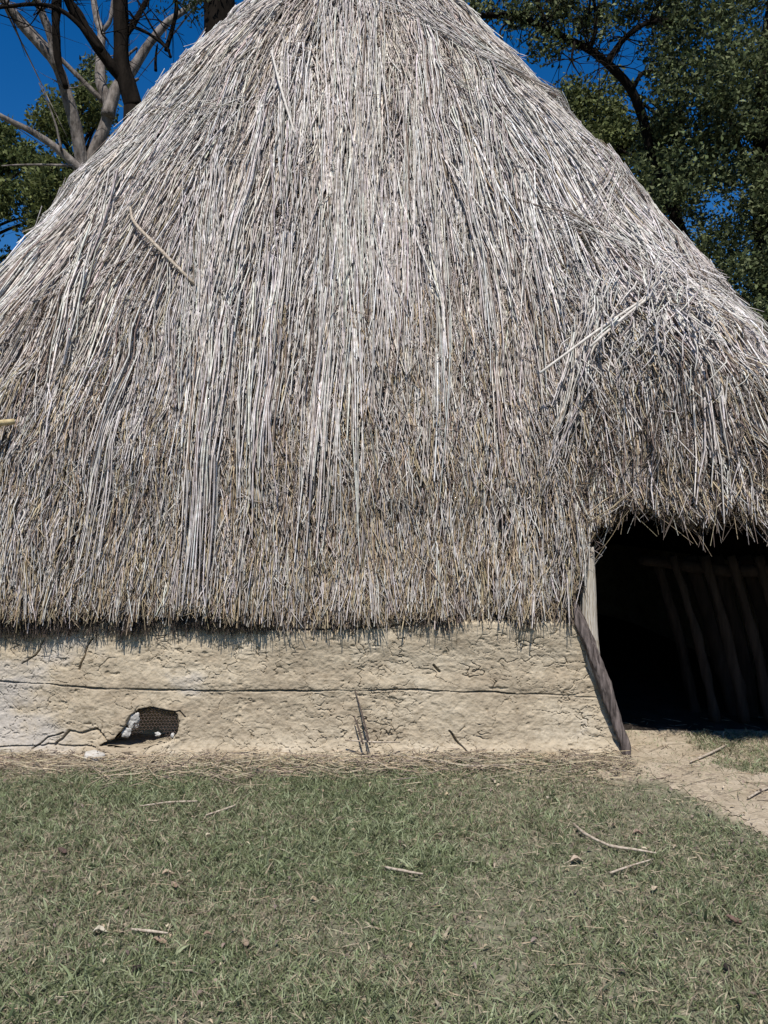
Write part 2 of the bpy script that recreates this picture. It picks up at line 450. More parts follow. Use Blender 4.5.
# fine stalky layer of the lower courses, then the ragged eave
LOWC = lambda P, n: low_tan(P, n, patch(P, mixcol(n, [GREY, PALE, BROWN, TAN], [.34, .26, .22, .18])))
lay(30000, [.78, .09, .04, .09], (.66, .985), (.16, .6), .09, (-.03, .035), (.002, .0058), LOWC, curl=.025, endlift=.035, gaps=.3, seed=3)
lay(11000, [.78, .09, .04, .09], (.70, .975), (.2, .55), .06, (.01, .04), (.003, .007), lambda P, n: mixcol(n, [PALE, GREY, TAN*1.15], [.45, .3, .25]), curl=.02, endlift=.03, gaps=.0, seed=6)
lay(20000, [.82, .08, .02, .08], (.93, .992), (.08, .3), .18, (-.13, .03), (.0016, .0042), lambda P, n: mixcol(n, [TAN, BROWN, GREY, TAN*.6], [.36, .24, .20, .2]), curl=.03, endlift=.02)
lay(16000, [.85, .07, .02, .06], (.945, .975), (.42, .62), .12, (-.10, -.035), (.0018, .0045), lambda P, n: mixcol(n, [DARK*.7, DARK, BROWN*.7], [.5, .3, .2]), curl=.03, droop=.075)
# the brow over the doorway: messier, thicker, darker inside, with shade put into the colours
lay(16000, [1, 0, 0, 0], (.62, .93), (.2, .7), .22, (-.14, .0), (.002, .0055), lambda P, n: mixcol(n, [BROWN, TAN*.7, GREY*.7, DARK], [.36, .2, .2, .24]), curl=.05, endlift=.07, xr=(1.1, 3.6), gaps=.3)
lay(1200, [1, 0, 0, 0], (.63, .725), (.22, .45), .16, (.02, .10), (.003, .009), lambda P, n: mixcol(n, [PALE*1.05, GREY], [.55, .45]), curl=.03, endlift=.14, xr=(1.25, 2.5), gaps=.1, seed=8)
lay(900, [1, 0, 0, 0], (.84, .90), (.45, .8), .16, (-.06, .05), (.002, .0045), lambda P, n: mixcol(n, [BROWN, TAN*.8, GREY*.8, DARK], [.35, .25, .2, .2]), curl=.06, endlift=.05, xr=(1.5, 3.6), droop=.16, seed=14)
lay(2600, [1, 0, 0, 0], (.70, .86), (.35, .8), .15, (.0, .07), (.003, .007), lambda P, n: mixcol(n, [BROWN, DARK, GREY*.8, PALE*.9], [.34, .34, .2, .12]), curl=.05, endlift=.10, xr=(1.35, 3.6), gaps=.1, seed=15)
lay(18000, [1, 0, 0, 0], (.79, .93), (.1, .42), .30, (-.2, .03), (.0016, .0048), lambda P, n: mixcol(n, [BROWN, TAN*.85, GREY*.7, DARK], [.32, .28, .16, .24]), curl=.06, endlift=.09, xr=(1.05, 3.6), gaps=.4, seed=2)
lay(500, [1, 0, 0, 0], (.72, .9), (.2, .55), .22, (.02, .08), (.003, .007), lambda P, n: mixcol(n, [PALE, TAN*1.1, BROWN], [.4, .3, .3]), curl=.05, endlift=.12, xr=(1.3, 3.6), seed=9)

def bundle(pts, n, width, thick, L, lift=.03, cols=([GREY, PALE, BROWN], [.45, .35, .2]), rad=(.003, .007), wob=.12):
    """a swathe of straws lying along a line on the roof"""
    q = np.array([onroof(*p) for p in pts])
    seg = np.linspace(0, 1, len(pts))
    P0 = surf(q[:, 0], q[:, 1]); length = np.linalg.norm(np.diff(P0, axis=0), axis=1).sum()
    s0 = rng.uniform(-.15, 1, n); ds = rng.uniform(*L, n)/length
    K = 5; s = s0[:, None]+np.linspace(0, 1, K)[None, :]*ds[:, None]
    def ext(col_):
        e = np.interp(s, seg, col_)
        a = (col_[1]-col_[0])/(seg[1]-seg[0]); b = (col_[-1]-col_[-2])/(seg[-1]-seg[-2])
        return e+np.minimum(s, 0)*a+np.maximum(s-1, 0)*b
    TH, T = ext(q[:, 0]), ext(q[:, 1])
    o1 = rng.normal(0, width, (n, 1))+np.linspace(-.5, .5, K)[None, :]*rng.normal(0, wob, (n, 1))
    TH = TH+lateral(TH, o1, T); T = np.clip(T+rng.normal(0, width*.4, (n, 1))/8, 0, .99)
    N = snormal(TH[:, 2], T[:, 2])*NS
    C = surf(TH, T)+N[:, None, :]*(lift+rng.uniform(0, thick, (n, 1))+.02*rng.normal(0, 1, (n, 1))*np.linspace(-1, 1, K)[None, :])[..., None]
    r = rng.uniform(*rad, n)[:, None]*np.linspace(1, .6, K)[None, :]
    v, qd, m = strands(C, r, N)
    ROOF.append((v, qd, np.repeat(mixcol(n, *cols), m, axis=0)))

GP = ([GREY, PALE, BROWN], [.42, .38, .2])
bundle([(430, 20), (500, 70), (560, 130), (610, 190)], 420, .13, .06, (.5, 1.2), cols=GP)
bundle([(560, 135), (620, 190), (680, 250), (712, 290)], 560, .12, .08, (.5, 1.3), cols=GP)
bundle([(600, 150), (650, 215), (695, 285), (715, 330)], 300, .13, .07, (.5, 1.3), cols=GP)
bundle([(425, 60), (460, 92), (500, 106), (545, 112), (590, 145)], 150, .10, .05, (.25, .6), cols=([GREY, BROWN, PALE], [.45, .35, .2]), wob=.15, lift=.02)
bundle([(560, 215), (610, 245), (650, 280)], 90, .08, .05, (.3, .7), cols=GP, wob=.15)
bundle([(180, 60), (120, 150), (40, 260), (-20, 330)], 600, .14, .05, (.5, 1.3), cols=([PALE, GREY, BROWN], [.55, .35, .1]))
bundle([(250, 10), (190, 60), (150, 110)], 260, .12, .05, (.4, .9), cols=([PALE, GREY, BROWN], [.55, .35, .1]))
bundle([(150, 130), (200, 118), (235, 100)], 26, .10, .04, (.2, .5), cols=GP, wob=.2)
bundle([(10, 335), (60, 310), (120, 270)], 60, .14, .04, (.15, .4), cols=([BROWN, GREY, DARK], [.4, .4, .2]), wob=.15, lift=.01)
bundle([(210, 180), (205, 240), (200, 320)], 260, .10, .04, (.4, 1.0), cols=([PALE, GREY], [.7, .3]), wob=.05)
bundle([(345, 20), (350, 110), (352, 250)], 240, .16, .04, (.5, 1.6), cols=([PALE, GREY], [.7, .3]), wob=.06, rad=(.004, .010))
bundle([(655, 290), (650, 325), (644, 360)], 80, .10, .12, (.22, .38), lift=.08, cols=([PALE, GREY], [.6, .4]), wob=.08, rad=(.004, .009))
bundle([(612, 300), (604, 340), (596, 380)], 70, .06, .10, (.22, .38), lift=.08, cols=([PALE, GREY], [.6, .4]), wob=.07, rad=(.004, .009))
bundle([(670, 290), (684, 325), (698, 360)], 40, .10, .12, (.22, .4), lift=.10, cols=([PALE, GREY], [.5, .5]), wob=.10, rad=(.004, .009))
bundle([(590, 290), (580, 350), (568, 420)], 90, .05, .06, (.3, .7), lift=.05, cols=([PALE, GREY], [.6, .4]), wob=.06)
rb = np.random.default_rng(404)                                  # long reeds that slid down in separate swathes
for k in range(26):
    x0, y0 = rb.uniform(40, 640), rb.uniform(-20, 330)
    if y0 < 300-abs(x0-348)*.95-60 or abs(x0-348) > 90+y0*.85: 
        if abs(x0-348) > 90+y0*.85: continue
    ln = rb.uniform(90, 190); sl = (x0-348)/700+rb.normal(0, .07)
    bundle([(x0, y0), (x0+sl*ln*.5, y0+ln*.5), (x0+sl*ln, y0+ln)], int(rb.uniform(25, 80)), rb.uniform(.03, .08), .05, (.5, 1.5), lift=.03,
           cols=([PALE*1.05, PALE, GREY, BROWN], [.35, .3, .28, .07]), wob=.03, rad=(.004, .0105))
ROOF.insert(0, (V, Q, np.tile(np.array([.075, .058, .045]), (len(V), 1))))
V, Q, C = merge(ROOF)
roof = build('thatch_roof', V, Q, M['straw'], house, color=C)
print('roof quads', len(Q))
ROOF = None

# ------------------------------------------------------------------ mud wall
def wall_a(z): return 4.15-.10*np.asarray(z)
def wall_front(x, z):
    a = wall_a(z)
    return CY-a*np.maximum(1e-6, 1-np.abs((x-CX)/a)**6)**(1/6)
hole = np.array([(104, 743), (118, 737), (127, 727), (133, 714), (141, 709), (152, 707), (163, 709), (175, 711), (180, 720), (178, 731), (172, 739), (160, 742), (148, 746), (132, 745)], float)
holew = np.stack([(hole[:, 0]-384)/F*5.2, CH+(512-hole[:, 1])/F*5.2], 1)
def in_poly(x, z, P):
    r = np.zeros(x.shape, bool); j = len(P)-1
    for i in range(len(P)):
        c = ((P[i, 1] > z) != (P[j, 1] > z)) & (x < (P[j, 0]-P[i, 0])*(z-P[i, 1])/(P[j, 1]-P[i, 1]+1e-12)+P[i, 0])
        r ^= c; j = i
    return r
def dist_poly(x, z, P, closed=True):
    d = np.full(x.shape, 9.0)
    for i in range(len(P) if closed else len(P)-1):
        a, b = P[i], P[(i+1) % len(P)]; ab = b-a
        t = np.clip(((x-a[0])*ab[0]+(z-a[1])*ab[1])/(ab@ab), 0, 1)
        d = np.minimum(d, np.hypot(x-a[0]-t*ab[0], z-a[1]-t*ab[1]))
    return d
def crackline(pts): return np.array([[(p[0]-384)/F*5.22, CH+(512-p[1])/F*5.22] for p in pts])
nx, nz_ = 1500, 300
gx, gz = np.meshgrid(np.linspace(-3.9, 1.62, nx), np.linspace(-.05, 1.12, nz_), indexing='ij')
jx = gx+.02*fbm(gx*9, gz*9, 0, 3, 41); jz = gz+.02*fbm(gx*9, gz*9, 5, 3, 43)
d = .03*fbm(gx*1.2, gz*1.6, 0, 3, 51)+.008*fbm(gx*6, gz*11, 0, 5, 53)
tr_ = fbm(gx*4+.7*jz, gz*8, 0, 5, 55)*2.6; d += .0030*(np.floor(tr_)+sstep(.82, 1, tr_-np.floor(tr_)))      # flaking layers
tr2 = fbm(gx*12, gz*17, 3, 4, 57)*2.6; d += .0015*(np.floor(tr2)+sstep(.8, 1, tr2-np.floor(tr2)))
pit = fbm(gx*15, gz*22, 6, 3, 62); d -= .008*sstep(.45, .65, pit)
d += .0025*fbm(gx*22, gz*26, 2, 3, 58)+.003*fbm(gx*60, gz*60, 0, 3, 59)
cn = np.abs(fbm(jx*3.4, jz*5.5, 0, 4, 61)); msk = sstep(.05, .35, fbm(gx*2.2, gz*3, 9, 2, 63))
d -= .022*sstep(.014, .0, cn)*msk
cn2 = np.abs(fbm(jx*9, jz*17, 2, 3, 65)); d -= .014*sstep(.03, .0, cn2)*sstep(-.05, .3, fbm(gx*3, gz*3, 4, 2, 67))
for sd_, fx_, fz_, w_, a_ in ((64, 6, 8, .012, .012), (66, 14, 15, .02, .008), (68, 2.2, 5.5, .007, .02)):
    cc_ = np.abs(fbm(jx*fx_+3, jz*fz_, 1, 4, sd_)); d -= a_*sstep(w_, 0, cc_)*sstep(.0, .3, fbm(gx*2.6+sd_, gz*2.6, 4, 2, sd_+30))
wob = .010*fbm(gx*6, 0*gz, 0, 5, 71)
dm = dist_poly(gx, gz+wob, crackline([(-120, 677), (0, 681), (60, 685), (120, 689), (300, 690), (420, 689), (470, 691), (560, 695), (600, 697)]), False)
brk = .12+.88*sstep(-.35, .15, fbm(gx*4, 0*gz, 0, 3, 73)); brk = brk*(1-.75*sstep(.75, 1.1, gx))
d += .008*sstep(.0, .06, gz-.42)*sstep(.30, .0, gz-.42)
d -= .045*brk*sstep(.0085, .0025, dm/(.65+.5*vnoise(gx*9, 0*gz, 0, 74)))
for pts, wd in (([(262, 628), (300, 629), (360, 627), (412, 626)], .006), ([(20, 665), (34, 655), (42, 640)], .004), ([(80, 672), (84, 652), (90, 640)], .005),
                ([(60, 742), (72, 728), (84, 731), (100, 727), (112, 738)], .007), ([(36, 745), (50, 735), (66, 730)], .005), ([(172, 712), (181, 708), (186, 716)], .004),
                ([(433, 665), (438, 672)], .008), ([(100, 745), (60, 741), (0, 744)], .004), ([(448, 730), (456, 742), (468, 752)], .006)):
    dd = dist_poly(jx, jz, crackline(pts), False); d -= .035*sstep(wd*1.5, wd*.3, dd)
dh = dist_poly(gx+.01*fbm(gx*30, gz*30, 0, 2, 79), gz, holew)
inside = in_poly(gx, gz, holew)
d += .022*sstep(.09, .02, dh)*(~inside)*(.5+.8*fbm(gx*9, gz*9, 0, 3, 77)); d -= .03*sstep(.012, 0, dh)
d += .042*sstep(-1.0, -.4, gx)*sstep(.55, .84, gz)*sstep(.93, .87, gz)-.09*sstep(.87, .95, gz)
d += .05*sstep(.14, -.02, gz)                                                            # mud foot spreading out
xe = 1.60-.30*gz+.02*fbm(gz*7, 0*gz, 0, 3, 81)                                            # sloping end by the doorway
X = np.minimum(gx, xe); ov = np.maximum(0, gx-xe)
Y = wall_front(X, gz)-d
rnd = sstep(.07, 0, xe-gx)*.05
P = np.stack([X, Y+rnd+ov*2.5, gz], -1)
inside2 = in_poly(gx+.012*fbm(gx*25, gz*25, 0, 2, 83), gz+.012*fbm(gx*25, gz*25, 7, 2, 85), holew)
i, j = np.meshgrid(np.arange(nx-1), np.arange(nz_-1), indexing='ij')
q = np.stack([i*nz_+j, (i+1)*nz_+j, (i+1)*nz_+j+1, i*nz_+j+1], -1)
bad = inside2[:-1, :-1] | inside2[1:, :-1] | inside2[1:, 1:] | inside2[:-1, 1:]
q = q[~bad].reshape(-1, 4)
parts = [(P.reshape(-1, 3), q)]
# reveal of the doorway, inner face, and the walls of the other three sides
def plan(th, z, a):
    c, s = np.cos(th), np.sin(th); r = a*(np.abs(c)**6+np.abs(s)**6)**(-1/6)
    return np.stack([CX+r*c, CY+r*s, z+0*c], -1)
def gridmesh(P):
    a, b = P.shape[:2]; i, j = np.meshgrid(np.arange(a-1), np.arange(b-1), indexing='ij')
    return P.reshape(-1, 3), np.stack([i*b+j, (i+1)*b+j, (i+1)*b+j+1, i*b+j+1], -1).reshape(-1, 4)
zz = np.linspace(-.05, 1.12, 50)
yy = np.linspace(0, 1, 14)
ez = 1.60-.30*zz+.02*fbm(zz*7, 0*zz, 0, 3, 81)
EY = wall_front(ez, zz)
E_ = np.stack([np.broadcast_to(ez, (14, 50))+.012*fbm(yy[:, None]*4, zz[None, :]*9, 0, 3, 87)-.012, EY[None, :]+.02+yy[:, None]*.30, np.broadcast_to(zz, (14, 50))], -1)
parts.append(gridmesh(E_))
thL = math.atan2(4.1, -.2)
def ang_of(x): return math.atan2(-(4.05), x-CX)
a0, a1 = ang_of(3.75), ang_of(-3.85)+2*PI
th = np.linspace(a0, a1, 700)[:, None]; zg = np.linspace(-.05, 1.12, 60)[None, :]
dd = .03*fbm(np.cos(th)*6, np.sin(th)*6, zg*3, 5, 91)+.0*zg
Pz = np.stack([CX+(wall_a(zg)+dd)*(np.abs(np.cos(th))**6+np.abs(np.sin(th))**6)**(-1/6)*np.cos(th),
               CY+(wall_a(zg)+dd)*(np.abs(np.cos(th))**6+np.abs(np.sin(th))**6)**(-1/6)*np.sin(th), zg+0*th], -1)
v, qq = gridmesh(Pz); parts.append((v, qq))
th2 = np.linspace(a0, ang_of(1.4)+2*PI, 360)[:, None]; zg = np.linspace(-.05, 1.12, 12)[None, :]
Pi = plan(th2+0*zg, zg+0*th2, wall_a(zg)-.3); parts.append(gridmesh(Pi[:, ::-1]))
pj = np.stack([plan(np.full(12, a0), zg[0], wall_a(zg[0])), plan(np.full(12, a0), zg[0], wall_a(zg[0])-.3)]); parts.append(gridmesh(pj))
# ragged lining of the hole
hp = np.vstack([holew, holew[:1]]); hs = np.concatenate([np.linspace(hp[k], hp[k+1], 7)[:-1] for k in range(len(hp)-1)])
hs = np.vstack([hs, hs[:1]]); u = np.linspace(0, 1, 8)
HL = np.stack([np.stack([hs[:, 0]+.008*fbm(hs[:, 0]*40, hs[:, 1]*40, k*2, 2, 95), wall_front(hs[:, 0], hs[:, 1])+.0+k*.30, hs[:, 1]+.008*fbm(hs[:, 0]*40, hs[:, 1]*40, k*2, 2, 97)], -1) for k in u])
parts.append(gridmesh(HL))
V, Q, _ = merge(parts)
wall = build('mud_wall', V, Q, M['mud'], house, smooth=False)

# wire netting laid bare in the hole (hexagonal), and the grey daub still clinging to it
def hexnet():
    s = .0125; out = []
    for r in range(-12, 13):
        for c in range(-16, 17):
            cx_ = (c+.5*(r % 2))*s*1.732; cz_ = r*1.5*s
            for a in (30, 90, 150):
                p0 = (cx_+s*math.cos(math.radians(a)), cz_+s*math.sin(math.radians(a))); a2 = a+60
                p1 = (cx_+s*math.cos(math.radians(a2)), cz_+s*math.sin(math.radians(a2)))
                out.append((p0, p1))
    E = np.array(out); ccx, ccz = at(157, 724, 5.2)[[0, 2]]
    mx_, mz_ = E[:, :, 0].mean(1)+ccx, E[:, :, 1].mean(1)+ccz
    low = np.interp(mx_, at(np.array([118, 140, 150, 158, 166, 181]), 0, 5.2)[0] if False else (np.array([118, 138, 150, 160, 168, 181])-384)/F*5.2, CH+(512-np.array([738, 733, 729, 727, 738, 742]))/F*5.2)
    ok = in_poly(mx_, mz_, holew*1.0) & (mz_ > low)
    E = E[ok]
    A = np.zeros((len(E), 2, 3)); A[..., 0] = E[..., 0]+ccx; A[..., 2] = E[..., 1]+ccz
    A[..., 1] = wall_front(A[..., 0], A[..., 2])+.012+.012*fbm(A[..., 0]*14, A[..., 2]*14, 0, 2, 101)
    v, q, _ = strands(A, np.full(A.shape[:2], .0021), np.tile([0, -1., 0], (len(A), 1)), 4, 1.0)
    return v, q
v, q = hexnet(); build('wire_netting', v, q, M['wire'], wall).location = (0, 0, 0)
def blob(c, r, seed, amp=.3, n=20, grid=None):
    th, ph = np.meshgrid(np.linspace(0, 2*PI, n*2), np.linspace(0, PI, n), indexing='ij')
    D = np.stack([np.cos(th)*np.sin(ph), np.sin(th)*np.sin(ph), np.cos(ph)], -1)
    k = 1+amp*fbm(D[..., 0]*1.6+seed, D[..., 1]*1.6, D[..., 2]*1.6, 4, seed)
    return gridmesh(np.asarray(c)+D*k[..., None]*np.asarray(r))
for i, (x, y, w, h) in enumerate([(133, 720, .045, .052), (128, 731, .03, .028), (159, 733, .016, .012), (174, 734, .012, .014)]):
    c = at(x, y, 5.2); c[1] = wall_front(c[0], c[2])+.004
    v, q = blob(c, (w, .014, h), 110+i, .9, 24); build('daub_remnant', v, q, M['lump'], wall).location = (0, 0, 0)

# doorway: post, pole frame inside
v, q = tube([at(586, 547, 5.27), at(588, 600, 5.27), at(591, 655, 5.26), at(604, 700, 5.27), at(616, 745, 5.3)-[0, 0, .1]], [.054, .056, .058, .05, .05], 12, 8, .05)
build('door_post', v, q, M['post'], house, smooth=True)
v, q = tube([at(640, 560, 6.35), at(690, 566, 6.2), at(740, 571, 6.05), at(800, 566, 5.85), at(870, 562, 5.7)], [.035, .045, .048, .05, .05], 10, 8, .12, seed=3)
build('cross_pole', v, q, M['pole'], house, smooth=True)
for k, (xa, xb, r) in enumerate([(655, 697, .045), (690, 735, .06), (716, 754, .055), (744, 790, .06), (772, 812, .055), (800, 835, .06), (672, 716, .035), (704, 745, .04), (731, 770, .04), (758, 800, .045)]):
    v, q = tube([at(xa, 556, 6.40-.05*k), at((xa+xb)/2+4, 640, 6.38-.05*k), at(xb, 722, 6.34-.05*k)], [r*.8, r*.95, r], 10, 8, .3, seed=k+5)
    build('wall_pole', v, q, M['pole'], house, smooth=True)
v, q = tube([(3.25, 5.35, -.1), (3.22, 5.35, .8), (3.2, 5.35, 1.75)], [.07, .065, .06], 12, 8, .1, seed=9)
build('door_post', v, q, M['log'], house, smooth=True)

# leaning log at the wall end
v, q = tube([at(571, 603, 5.22), at(583, 630, 5.20), at(597, 664, 5.18), at(611, 702, 5.16), at(622, 736, 5.14), at(628, 758, 5.12)-[0, 0, .03]], [.032, .038, .042, .037, .032, .022], 20, 16, .26, seed=12)
lg = build('leaning_log', v, q, M['log'], smooth=True)
tag(lg, 'weathered grey log leaning against the wall end beside the doorway', 'log')

# ------------------------------------------------------------------ loose reeds on the roof
def roof_pt(px, py, lift):
    th, t = onroof(px, py); p = surf(np.array([th]), np.array([t]))[0]; n = snormal(np.array([th]), np.array([t]))[0]*NS
    return p+n*lift
def roof_stick(name, pts, r, mat, label, cat, sides=7, straight=False):
    P = [roof_pt(x, y, l) for x, y, l in pts]
    if straight:
        e0, e1 = pts[0], pts[-1]; ks = np.linspace(0, 1, 15)          # rests on the highest straws between its ends
        line = [(e0[0]*(1-k)+e1[0]*k, e0[1]*(1-k)+e1[1]*k) for k in ks]
        ry = np.array([roof_pt(x, y, 0)[1] for x, y in line]); ch = ry[0]*(1-ks)+ry[-1]*ks
        sh = max(0, (ch-ry).max())+e0[2]
        P = [at(*line[0], ry[0]-sh), at(*line[7], ch[7]-sh), at(*line[-1], ry[-1]-sh)]
        k = np.linspace(0, 1, len(P))[:, None]; P = list(P[0]*(1-k)+P[-1]*k+.012*np.sin(k*PI)*np.array([0, 0, 1.]))
    v, q = tube(P, r, sides, 6, .05)
    tag(build(name, v, q, mat, smooth=True), label, cat)
roof_stick('dry_reed', [(656, 291, .15), (622, 306, .17), (585, 336, .15), (540, 373, .12)], [.010, .010, .009, .006], M['reed'], 'long pale reed slanting down left across thatch above the doorway, upper of two meeting reeds', 'reed', straight=True)
roof_stick('dry_reed', [(655, 293, .15), (632, 306, .16), (612, 324, .15), (590, 347, .22)], [.009, .010, .009, .006], M['reed'], 'shorter pale reed just under the long slanting reed above the doorway', 'reed', straight=True)
roof_stick('dry_reed', [(622, 328, .13), (604, 358, .13), (586, 391, .08)], [.007, .007, .005], M['reed'], 'thin pale reed hanging steeply below the two crossed reeds over the doorway', 'reed')
roof_stick('dry_stick', [(135, 215, .08), (140, 231, .09), (164, 258, .09), (194, 291, .07)], [.009, .013, .014, .012], M['twig'], 'brown bent stick lying on the upper left of the thatch roof', 'stick')
roof_stick('cane_pole', [(-60, 430, .02), (-20, 428, .06), (22, 426, .07)], [.022, .021, .020], M['bamboo'], 'cut yellow cane end poking out of thatch at the left edge', 'cane', 10)
roof_stick('dry_reed', [(271, 60, .09), (282, 100, .10), (302, 145, .08)], [.010, .011, .009], M['reed'], 'pale reed slanting across vertical straw near the top of the roof', 'reed')

# ------------------------------------------------------------------ ground
def gz_at(x, y):
    x = np.asarray(x, float); y = np.asarray(y, float)
    near = np.exp(-((np.hypot(x, y-4))/14)**2)
    return (.016*fbm(x*1.1, y*1.1, 0, 4, 121)+.006*fbm(x*6, y*6, 0, 3, 123))*near+.03*sstep(.35, 0, np.abs(y-5.12))*sstep(1.9, 1.3, x)*sstep(-4.4, -3.6, x)*near
def axis(c0, c1, step, far, growth=1.16):
    a = list(np.arange(c0, c1+1e-6, step)); s = step; l, r = a[0], a[-1]; L_, R_ = [], []
    while r < far: s *= growth; r += s; R_.append(r)
    s = step
    while l > -far: s *= growth; l -= s; L_.append(l)
    return np.array(L_[::-1]+a+R_)
ax, ay = axis(-4, 4, .03, 900), axis(1.2, 6.6, .03, 900)
GX, GY = np.meshgrid(ax, ay, indexing='ij')
v, q = gridmesh(np.stack([GX, GY, gz_at(GX, GY)], -1))
EX, EY_ = [1.35, 1.55, 1.62, 1.76, 1.9, 2.1, 2.6], [5.08, 5.0, 4.88, 4.48, 4.0, 3.45, 3.2]
bare = sstep(-.32, .1, v[:, 1]-np.interp(v[:, 0], EX, EY_)+.22*fbm(v[:, 0]*4, v[:, 1]*4, 0, 4, 181))*sstep(1.2, 1.45, v[:, 0])*sstep(6.6, 6.2, v[:, 1])*sstep(4.3, 3.6, v[:, 0])
bare = np.maximum(bare, sstep(4.62, 4.95, v[:, 1]+.15*fbm(v[:, 0]*3, v[:, 1]*3, 0, 4, 183))*sstep(5.9, 5.5, v[:, 1])*sstep(-5, -4.6, v[:, 0])*sstep(1.9, 1.7, v[:, 0]))
gr = build('ground', v, q, M['ground'], smooth=True, color=np.repeat(bare[:, None], 3, 1)); tag(gr, kind='structure')
# trodden dirt: from the doorway out to the right, and a strip along the foot of the wall
def dirt_mask(x, y):
    n = .16*fbm(x*2.5, y*2.5, 0, 4, 131)+.16*fbm(x*11, y*11, 0, 4, 133)
    # path: front border runs from the log foot down to the right
    n = n+.10*fbm(x*28, y*28, 0, 2, 139)
    e = np.interp(x, [1.35, 1.55, 1.62, 1.76, 1.9, 2.1, 2.6], [5.08, 5.0, 4.88, 4.48, 4.0, 3.45, 3.2])
    m1 = (y > e+n) & (x > 1.35) & (y < 6.2)
    grass_r = (x+.6*n > 2.16) & (y > 4.9+n) & (y < 5.75+.6*n)
    e2 = np.interp(x, [-4.6, -2.0, .0, 1.2, 1.6], [4.86, 4.92, 5.05, 5.0, 4.9])
    m2 = (y > e2+n*.5) & (x < 1.7) & (x > -4.6) & (y < 5.6)
    return (m1 & ~grass_r) | m2
px_, py_ = np.meshgrid(np.arange(-4.6, 4.6, .014), np.arange(3.0, 6.4, .014), indexing='ij')
v, q = gridmesh(np.stack([px_, py_, gz_at(px_, py_)+.004+.0008*(1+fbm(px_*14, py_*14, 0, 3, 135))], -1))
cen = v[q].mean(1); q = q[dirt_mask(cen[:, 0], cen[:, 1])]
v2 = v.copy(); used = np.unique(q); rm = -np.ones(len(v), int); rm[used] = np.arange(len(used))
pa = build('dirt_path', v[used], rm[q], M['dirt'], smooth=True); tag(pa, kind='structure')

# trodden floor inside the house, coloured near black to paint in the shade
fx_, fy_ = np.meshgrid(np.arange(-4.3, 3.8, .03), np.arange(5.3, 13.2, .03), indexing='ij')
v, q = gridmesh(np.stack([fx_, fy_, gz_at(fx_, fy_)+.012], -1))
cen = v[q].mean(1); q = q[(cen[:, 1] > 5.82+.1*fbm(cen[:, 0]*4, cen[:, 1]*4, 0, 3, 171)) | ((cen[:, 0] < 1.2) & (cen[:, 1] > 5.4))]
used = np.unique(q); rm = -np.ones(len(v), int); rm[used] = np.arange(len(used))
tag(build('shade_dark_floor', v[used], rm[q], M['shade_soil'], smooth=True), kind='structure')
# grass
GA, GB, GD = np.array([.175, .21, .10]), np.array([.29, .325, .19]), np.array([.07, .092, .045])
DRY = np.array([.40, .34, .24])
def grass(n, xr, yr, L, w, seed):
    x = rng.uniform(*xr, n); y = rng.uniform(*yr, n)
    k = fbm(x*1.3, y*1.3, 0, 4, 141)+.5*fbm(x*7, y*7, 0, 3, 143)
    p = .86+.7*k
    dm = dirt_mask(x, y); p = np.where(dm, p*.12, p)*(1-.5*np.exp(-((x-1.5)**2/.2+(y-4.4)**2/.3))); inside = (y > np.where(x > 1.7, 5.85, 5.15)) & (np.abs(x-CX) < 4.2) & (y < 13.4)
    ed = np.interp(x, [1.35, 1.55, 1.62, 1.76, 1.9, 2.1, 2.6], [5.08, 5.0, 4.88, 4.48, 4.0, 3.45, 3.2])
    p = np.where((x > 1.3) & (y < 4.9), p*(.18+.82*sstep(-.05, .8, ed-y+.3*fbm(x*5, y*5, 0, 3, 187))), p)
    gr_ = (x > 2.05) & (y > 4.8); p = np.where(gr_ & ~dm, p*.75, p)
    p[inside] = 0
    ok = rng.random(n) < p; x, y, k = x[ok], y[ok], k[ok]; n = len(x)
    # tufts: blades of one tuft share a root area
    az = rng.uniform(0, 2*PI, n); lean = rng.uniform(.6, 1.6, n); Ls = rng.uniform(*L, n)*(1+.6*k)
    s = np.linspace(0, 1, 4)[None, :]
    be = lean[:, None]*(.35+.75*s)
    dr = np.cumsum(np.sin(be), 1)/4*Ls[:, None]; dz = np.cumsum(np.cos(be), 1)/4*Ls[:, None]
    dr -= dr[:, :1]; dz -= dz[:, :1]
    C = np.stack([x[:, None]+dr*np.cos(az)[:, None], y[:, None]+dr*np.sin(az)[:, None], gz_at(x, y)[:, None]+dz-.003+.004*rng.random((n, 1))], -1)
    R = rng.uniform(*w, n)[:, None]*np.array([.9, 1, .75, .15])[None, :]
    side = np.stack([rng.normal(0, .5, n), rng.normal(0, .5, n), np.ones(n)], -1)
    v, q, m = strands(C, R, norm(side), 2)
    c = np.where((rng.random(n) < .5)[:, None], GA, GB)
    c = np.where((rng.random(n) < .2)[:, None], GD, c)*rng.uniform(.7, 1.25, (n, 1))
    dry = rng.random(n) < .20-.25*k+.22*vnoise(x*2.2, y*2.2, 0, 149)
    c[dry] = DRY*rng.uniform(.55, 1.2, (int(dry.sum()), 1))
    return v, q, np.repeat(c, m, axis=0)
V, Q, C = merge([grass(400000, (-3.3, 3.3), (2.0, 5.8), (.022, .075), (.0011, .0025), 1), grass(40000, (-11, 11), (-3, 12), (.05, .11), (.003, .006), 2)])
g = build('grass', V, Q, M['grass'], color=C); tag(g, 'short dull green lawn grass mixed with dry blades', 'grass', kind='stuff')

